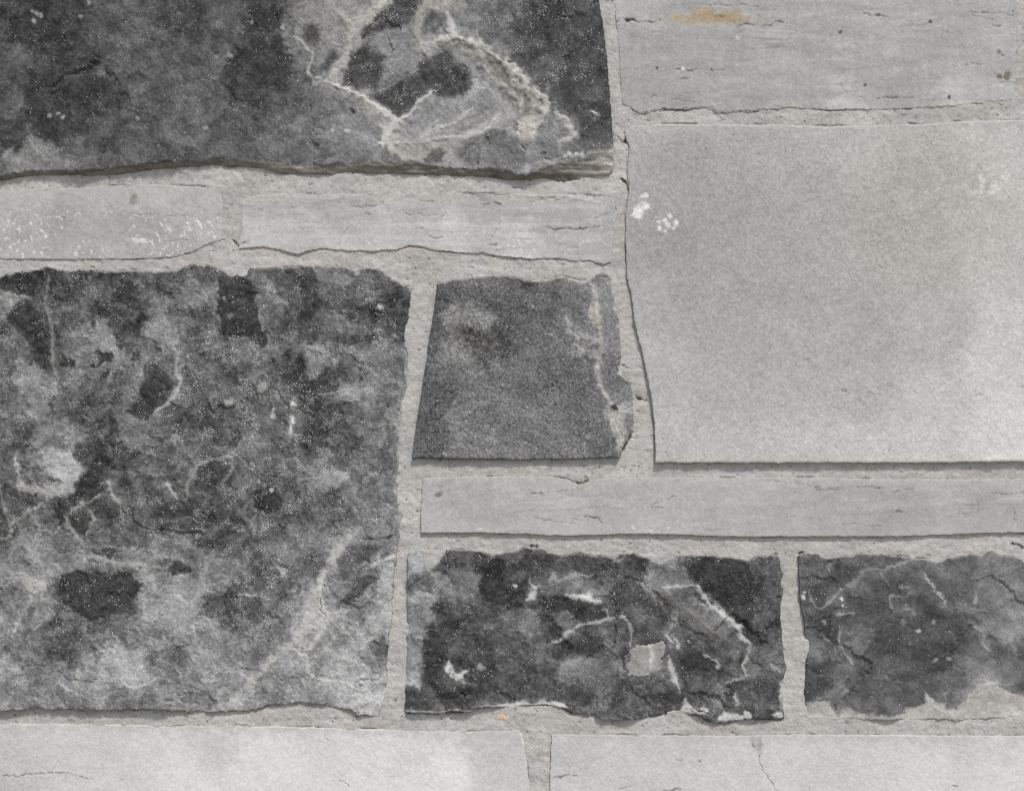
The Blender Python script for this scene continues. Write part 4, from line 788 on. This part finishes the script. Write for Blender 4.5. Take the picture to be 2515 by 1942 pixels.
LIME = [(L(336,1105, 440,1108, 500,1122, 540,1192, 562,1192, 572,1152, 650,1166, 740,1196, 830,1192, 890,1212, 950,1206, 990,1192, 992,1142, 1092,1132, 1110,1052, 1130,1082, 1200,1112, 1250,1112, 1262,1162, 1330,1142, 1400,1072, 1480,1012, 1560,992, 1640,1040, 1746,1088, 1900,1150, 1900,1320, 336,1320), 5, .95),
        (L(1280,1200, 1400,1050, 1480,985, 1560,955, 1660,1020, 1800,1100, 1800,1280, 1280,1280), 26, .55)]
for p_, f_, k_ in LIME: s.poly(p_, 186, f_, w=9, k=k_, dh=.35, tex=3)
s.sp *= sstep(1740, 1700, s.Y)
s.grain([(70, 4), (24, 3.5), (9, 4), (4.8, 5)])

# ---------------------------------------------------------------- bottom row
s = Stone([(-620,1772)] + M(0,118, 400,122, 700,128, 900,126, 1440,140, 1700,150, 1985,146, 2000,160, 2005,200, 2020,280, 2030,378) + [(1306,2125),(-620,2125)],
          (.3, .2, 2, 2), 196, False, 1000, "bottom left pale stone, the brightest in the wall", wob=1.0, lift=15, smear=.4, warm=2.5, rim=.3)
s.ctrl(P3(M, 0,150,186, 200,200,194, 400,200,190, 600,200,198, 800,180,188, 700,300,208, 1000,250,210, 1200,200,200, 1100,320,212, 1400,250,204, 1700,290,216, 1600,200,200, 1900,200,184, 1950,300,188, 300,300,195, 100,300,186, 500,350,200, 1500,350,210, 0,370,182), e=70)
for p_, w_, g_ in ((M(15,318, 60,318, 130,312, 212,306), 3, 120), (M(210,306, 285,315, 320,326, 356,330), 3, 115), (M(1300,330, 1332,356), 2.5, 140), (M(1490,323, 1512,318), 3, 140), (M(1245,176, 1260,180), 4, 120), (M(455,340, 475,336), 3, 140)): s.crack(p_, w_, g_, .7)
for p_, w_ in ((M(10,124, 120,124), 6), (M(400,124, 560,126), 4), (M(790,150, 830,148), 9), (M(1030,134, 1200,132), 6), (M(1360,140, 1450,145), 7), (M(1765,150, 1840,148), 6), (M(1998,150, 2004,200), 5)): s.vein(p_, w_, 220, 0, .2, k=.7)
s.grain([(140, 2), (34, 2), (10, 3), (5, 4)])

s = Stone(K(843,1045, 1000,1046, 1200,1050, 1850,1052) + L(300,1320, 700,1322, 1100,1326, 1746,1330) + [(3050,1808),(3050,2125),(1352,2125)] + K(836,1335, 838,1200),
          (2, .3, 3, 2), 194, False, 1100, "bottom right pale stone with a long crooked crack", wob=.8, lift=14, smear=.4, warm=2.5, rim=.3)
s.ctrl(P3(K, 900,1100,184, 1000,1200,188, 1300,1150,190, 1600,1150,190, 1800,1200,194, 1000,1310,192, 1400,1280,190, 1700,1300,196) + P3(L, 800,1400,194, 1200,1500,204, 1600,1400,198, 1600,1600,210, 300,1600,198, 900,1620,200, 1250,1390,190), e=60)
for p_, w_, g_ in ((K(1866,1056, 1870,1100, 1898,1145), 4, 115), (K(1898,1145, 1922,1230, 1945,1265, 2000,1335, 2050,1400), 2.4, 110), (K(845,1264, 880,1258, 972,1255), 4.2, 95), (K(1412,1334, 1470,1328, 1545,1329), 7, 105), (L(1285,1648, 1330,1658), 4, 100), (K(1590,1178, 1612,1178), 2.4, 130), (K(1480,1175, 1510,1176), 2.2, 140), (K(1180,1325, 1250,1308), 2.4, 135)): s.crack(p_, w_, g_, .8)
s.poly(K(1862,1052, 1905,1054, 1912,1145, 1880,1120), 178, 5, w=4)
for p_, w_ in ((K(1215,1050, 1300,1052), 5), (L(760,1322, 850,1326), 5), (L(950,1335, 1060,1328), 6), (K(895,1082, 920,1078), 6)): s.vein(p_, w_, 218, 0, .2, k=.7)
s.grain([(140, 2), (34, 2), (10, 3), (5, 4)])

# ================================================================== more of the same wall round the view
def rect(u0, v0, u1, v1): return [(u0, v0), ((u0 + u1) / 2, v0 - 4), (u1, v0 + 3), (u1 - 4, (v0 + v1) / 2), (u1 + 3, v1), ((u0 + u1) / 2, v1 + 5), (u0, v1 - 2), (u0 + 4, (v0 + v1) / 2)]
IN_VIEW = len(STONES)
for k, (r_, dk) in enumerate((((2530,-170,3080,255), 1), ((-1030,-360,-565,120), 0), ((-1030,160,-565,640), 1), ((-1030,680,-435,1180), 0), ((-1030,1220,-435,1740), 1), ((-1030,1785,-665,2125), 1), ((3070,295,3540,800), 1),
                              ((3070,840,3540,1300), 0), ((3040,1350,3540,1760), 0), ((3090,1800,3540,2125), 1), ((-1030,-830,-160,-400), 1), ((-120,-830,620,-400), 0), ((660,-830,1465,-400), 0), ((1505,-830,2200,-210), 1), ((2240,-830,3080,-210), 0),
                              ((3120,-830,3540,255), 0), ((-1030,2165,60,2700), 0), ((100,2165,900,2700), 1), ((940,2165,1700,2430), 0), ((940,2470,1700,2700), 0), ((1740,2165,2700,2700), 1), ((2740,2165,3540,2700), 0))):
    s = Stone(rect(*r_), (1.5, 1.5, 6, 6), 85 if dk else 175, bool(dk), 1300 + 31 * k, None, wob=5, rim=.7)
    s.g += (12 if dk else 3) * fbm(s.X, s.Y, 90, 4, 1300 + 31 * k)
    if dk: s.bed(110, 4, .4, 12); s.grain(DG)
    else: s.grain(PG)

for s in STONES:
    s.finish(); s.build()

# ================================================================== mortar
X, Y = np.meshgrid(XL, YL)
near = np.full(X.shape, 60.0)                      # distance to the nearest stone (negative under it)
above = np.full(X.shape, 60.0)                     # distance to the stone whose lower edge overhangs the joint
for s in STONES:
    q = (slice(s.j0, s.j0 + len(s.ys)), slice(s.i0, s.i0 + len(s.xs)))
    near[q] = np.minimum(near[q], s.sd)
keep = near > -16
cell = keep[:-1, :-1] | keep[1:, :-1] | keep[:-1, 1:] | keep[1:, 1:]
used = np.zeros(X.shape, bool)
used[:-1, :-1] |= cell; used[1:, :-1] |= cell; used[:-1, 1:] |= cell; used[1:, 1:] |= cell
x, y = X[used], Y[used]
h = .3 * fbm(x, y, 60, 3, 2001) + .16 * fbm(x, y, 14, 3, 2005) + .07 * fbm(x, y, 5.5, 2, 2009)
g = 186 + 3.5 * fbm(x, y, 130, 3, 2011) + 3.5 * fbm(x, y, 18, 3, 2015) + 4 * fbm(x, y, 5.5, 2, 2019)
w_ = 7.5 + 1.5 * fbm(x, y, 90, 2, 2021)
h -= .35 * np.clip(-near[used] - 3, 0, 9)
# pits, dragged by the trowel along the joint
pit = fbm(x, y, 13, 3, 2023, .6) + .25 * fbm(x, y, 70, 2, 2027)
pm = sstep(1.85, 2.6, pit); g -= 55 * pm; h -= .7 * pm; w_ += 4 * pm
pit = fbm(x, y, 12, 3, 2031, .6, .45, 1.6); pm = sstep(1.8, 2.5, pit); g -= 60 * pm; h -= .6 * pm
# the joint has drawn away from the stones here and there
nr = near[used]
gap = np.exp(-((nr - .5) / 1.7) ** 2) * sstep(.7, 1.4, fbm(x, y, 75, 3, 2061)) * (1 - ((x > 1960) & (y > 1735) & (y < 1790))); g -= 60 * gap; h -= 1.0 * gap
# trowel drag and damp marks
g += 3.5 * fbm(x, y, 46, 3, 2071, .6, .35, 1.5); h += .1 * fbm(x, y, 40, 3, 2073, .6, .3, 1.8)
lump = fbm(x, y, 9, 2, 2075); lm = sstep(1.7, 2.4, lump); g += 14 * lm; h += .35 * lm
# sand grains
rs = np.random.RandomState(5)
gr = rs.rand(len(x)); hit = gr > .992
g = np.where(hit, g + 20 + 25 * rs.rand(len(x)), g); h = np.where(hit, h + .25, h)
hit = (gr < .008); g = np.where(hit, g - 50 * rs.rand(len(x)), g)
def mfield(pts, r):
    m = (x > min(p[0] for p in pts) - r) & (x < max(p[0] for p in pts) + r) & (y > min(p[1] for p in pts) - r) & (y < max(p[1] for p in pts) + r)
    return np.nonzero(m)[0]
def mcrack(pts, wd=3, gg=80, dep=1.0):
    i = mfield(pts, 20)
    xx = x[i] + 1.8 * fbm(x[i], y[i], 14, 3, 2041); yy = y[i] + 1.8 * fbm(x[i], y[i], 14, 3, 2045)
    d, ww = seg_dist(xx, yy, pts, [wd] * len(pts)); ww = np.maximum(ww * .5 * (1 + .4 * fbm(x[i], y[i], 16, 2, 2048)), .7)
    m = sstep(1.7, .5, d / ww); g[i] = g[i] * (1 - .85 * m) + gg * .85 * m; h[i] -= dep * m
def mpoly(pts, gg=None, f=6, dh=0.0, ww=None):
    i = mfield(pts, 40)
    d = poly_sd(x[i] + 2.5 * fbm(x[i], y[i], 20, 3, 2051), y[i] + 2.5 * fbm(x[i], y[i], 20, 3, 2055), pts); m = sstep(f, -f, d)
    if gg is not None: g[i] = g[i] * (1 - m) + (gg + 4 * fbm(x[i], y[i], 20, 3, 2058)) * m
    if ww is not None: w_[i] = w_[i] * (1 - m) + ww * m
    h[i] += dh * m
mcrack(I(1672,1205, 1625,1285, 1592,1340), 4, 90, 1.2)
mcrack(I(1275,1545, 1320,1568, 1360,1540), 4, 85, .8)
mcrack(I(1690,970, 1712,985, 1730,990), 2.4, 100); mcrack(I(1690,1065, 1760,1080), 1.8, 115); mcrack(I(1600,750, 1640,770), 1.6, 120)
mcrack(F(205,1290, 240,1300), 2.4, 100); mcrack(F(150,140, 155,170, 178,200), 5, 55); mcrack(F(120,150, 150,180), 3, 80); mcrack(F(140,340, 160,355, 172,400), 6, 45)
mcrack(L(1660,80, 1700,100, 1740,108), 4, 70); mcrack(L(1700,1083, 1746,1102), 5, 50); mcrack(L(300,150, 320,142), 6, 40); mcrack(K(735,85, 770,85), 5, 60)
mcrack(D(1560,655, 1600,690), 3, 95); mcrack(D(1480,640, 1500,655), 3, 90)
mpoly(K(200,110, 300,110, 270,170, 235,195, 205,170), 186, 4, .4)
mpoly(L(185,920, 205,940, 200,1150, 185,1100), 196, 4, .3)
mpoly(K(578,948, 600,942, 608,955, 592,964, 575,960), 205, 2, .7, 85)
mpoly(B(1890,1110, 2000,1080, 2180,1050, 2190,1160, 2060,1170), 158, 8, .8, 16)
mpoly(F(1640,85, 1700,78, 1720,95, 1650,105), 190, 6, .1, 14)
u_ = np.zeros(X.shape, np.int64) - 1; u_[used] = np.arange(int(used.sum()))
F_ = np.stack([u_[:-1, :-1][cell], u_[1:, :-1][cell], u_[1:, 1:][cell], u_[:-1, 1:][cell]], 1)
px, py, pz = world(x, y, h)
rgba = np.stack([lin(g + w_ * .42), lin(g - .6 + w_ * .12 - .0026 * w_ * w_), lin(g - w_ * .58), np.zeros(len(g))], 1)
mo = link_mesh("mortar", np.stack([px, py, pz], 1), F_, rgba, MAT_MORTAR, np.ones(len(F_), bool), wall, (0.0, 0.0, ZC))
mo["label"] = "sandy beige mortar filling the joints"

# ================================================================== wall body and ground (below and behind the view)
def box(name, lo, hi, mat, parent=None):
    (x0, y0, z0), (x1, y1, z1) = lo, hi
    v = [(x0,y0,z0),(x1,y0,z0),(x1,y1,z0),(x0,y1,z0),(x0,y0,z1),(x1,y0,z1),(x1,y1,z1),(x0,y1,z1)]
    f = [(0,3,2,1),(4,5,6,7),(0,1,5,4),(1,2,6,5),(2,3,7,6),(3,0,4,7)]
    me = bpy.data.meshes.new(name); me.from_pydata(v, [], f); me.materials.append(mat)
    o = bpy.data.objects.new(name, me); col.objects.link(o); o.parent = parent
    return o
def flat_mat(name, c, sc):
    m, t, p = new_mat(name)
    tc = t.nodes.new("ShaderNodeTexCoord"); n = t.nodes.new("ShaderNodeTexNoise"); n.inputs["Scale"].default_value = sc; n.inputs["Detail"].default_value = 8
    t.links.new(tc.outputs["Object"], n.inputs["Vector"])
    cr = t.nodes.new("ShaderNodeValToRGB"); cr.color_ramp.elements[0].color = tuple(v * .75 for v in c) + (1,); cr.color_ramp.elements[1].color = tuple(v * 1.2 for v in c) + (1,)
    t.links.new(n.outputs["Fac"], cr.inputs[0]); t.links.new(cr.outputs[0], p.inputs["Base Color"]); p.inputs["Roughness"].default_value = .95
    return m
u0, u1 = (XL[0] - UC) * S, (XL[-1] - UC) * S
box("wall_body", (u0, 0.012, 0.0), (u1, 0.36, (VC - YL[0]) * S + ZC), flat_mat("wall_body_render", (.42, .40, .36), 40), wall)
gm = flat_mat("sandy_paving", (.36, .33, .28), 6)
me = bpy.data.meshes.new("ground"); me.from_pydata([(-150,-150,0),(150,-150,0),(150,150,0),(-150,150,0)], [], [(0,1,2,3)]); me.materials.append(gm)
gd = bpy.data.objects.new("ground", me); col.objects.link(gd); gd["kind"] = "structure"
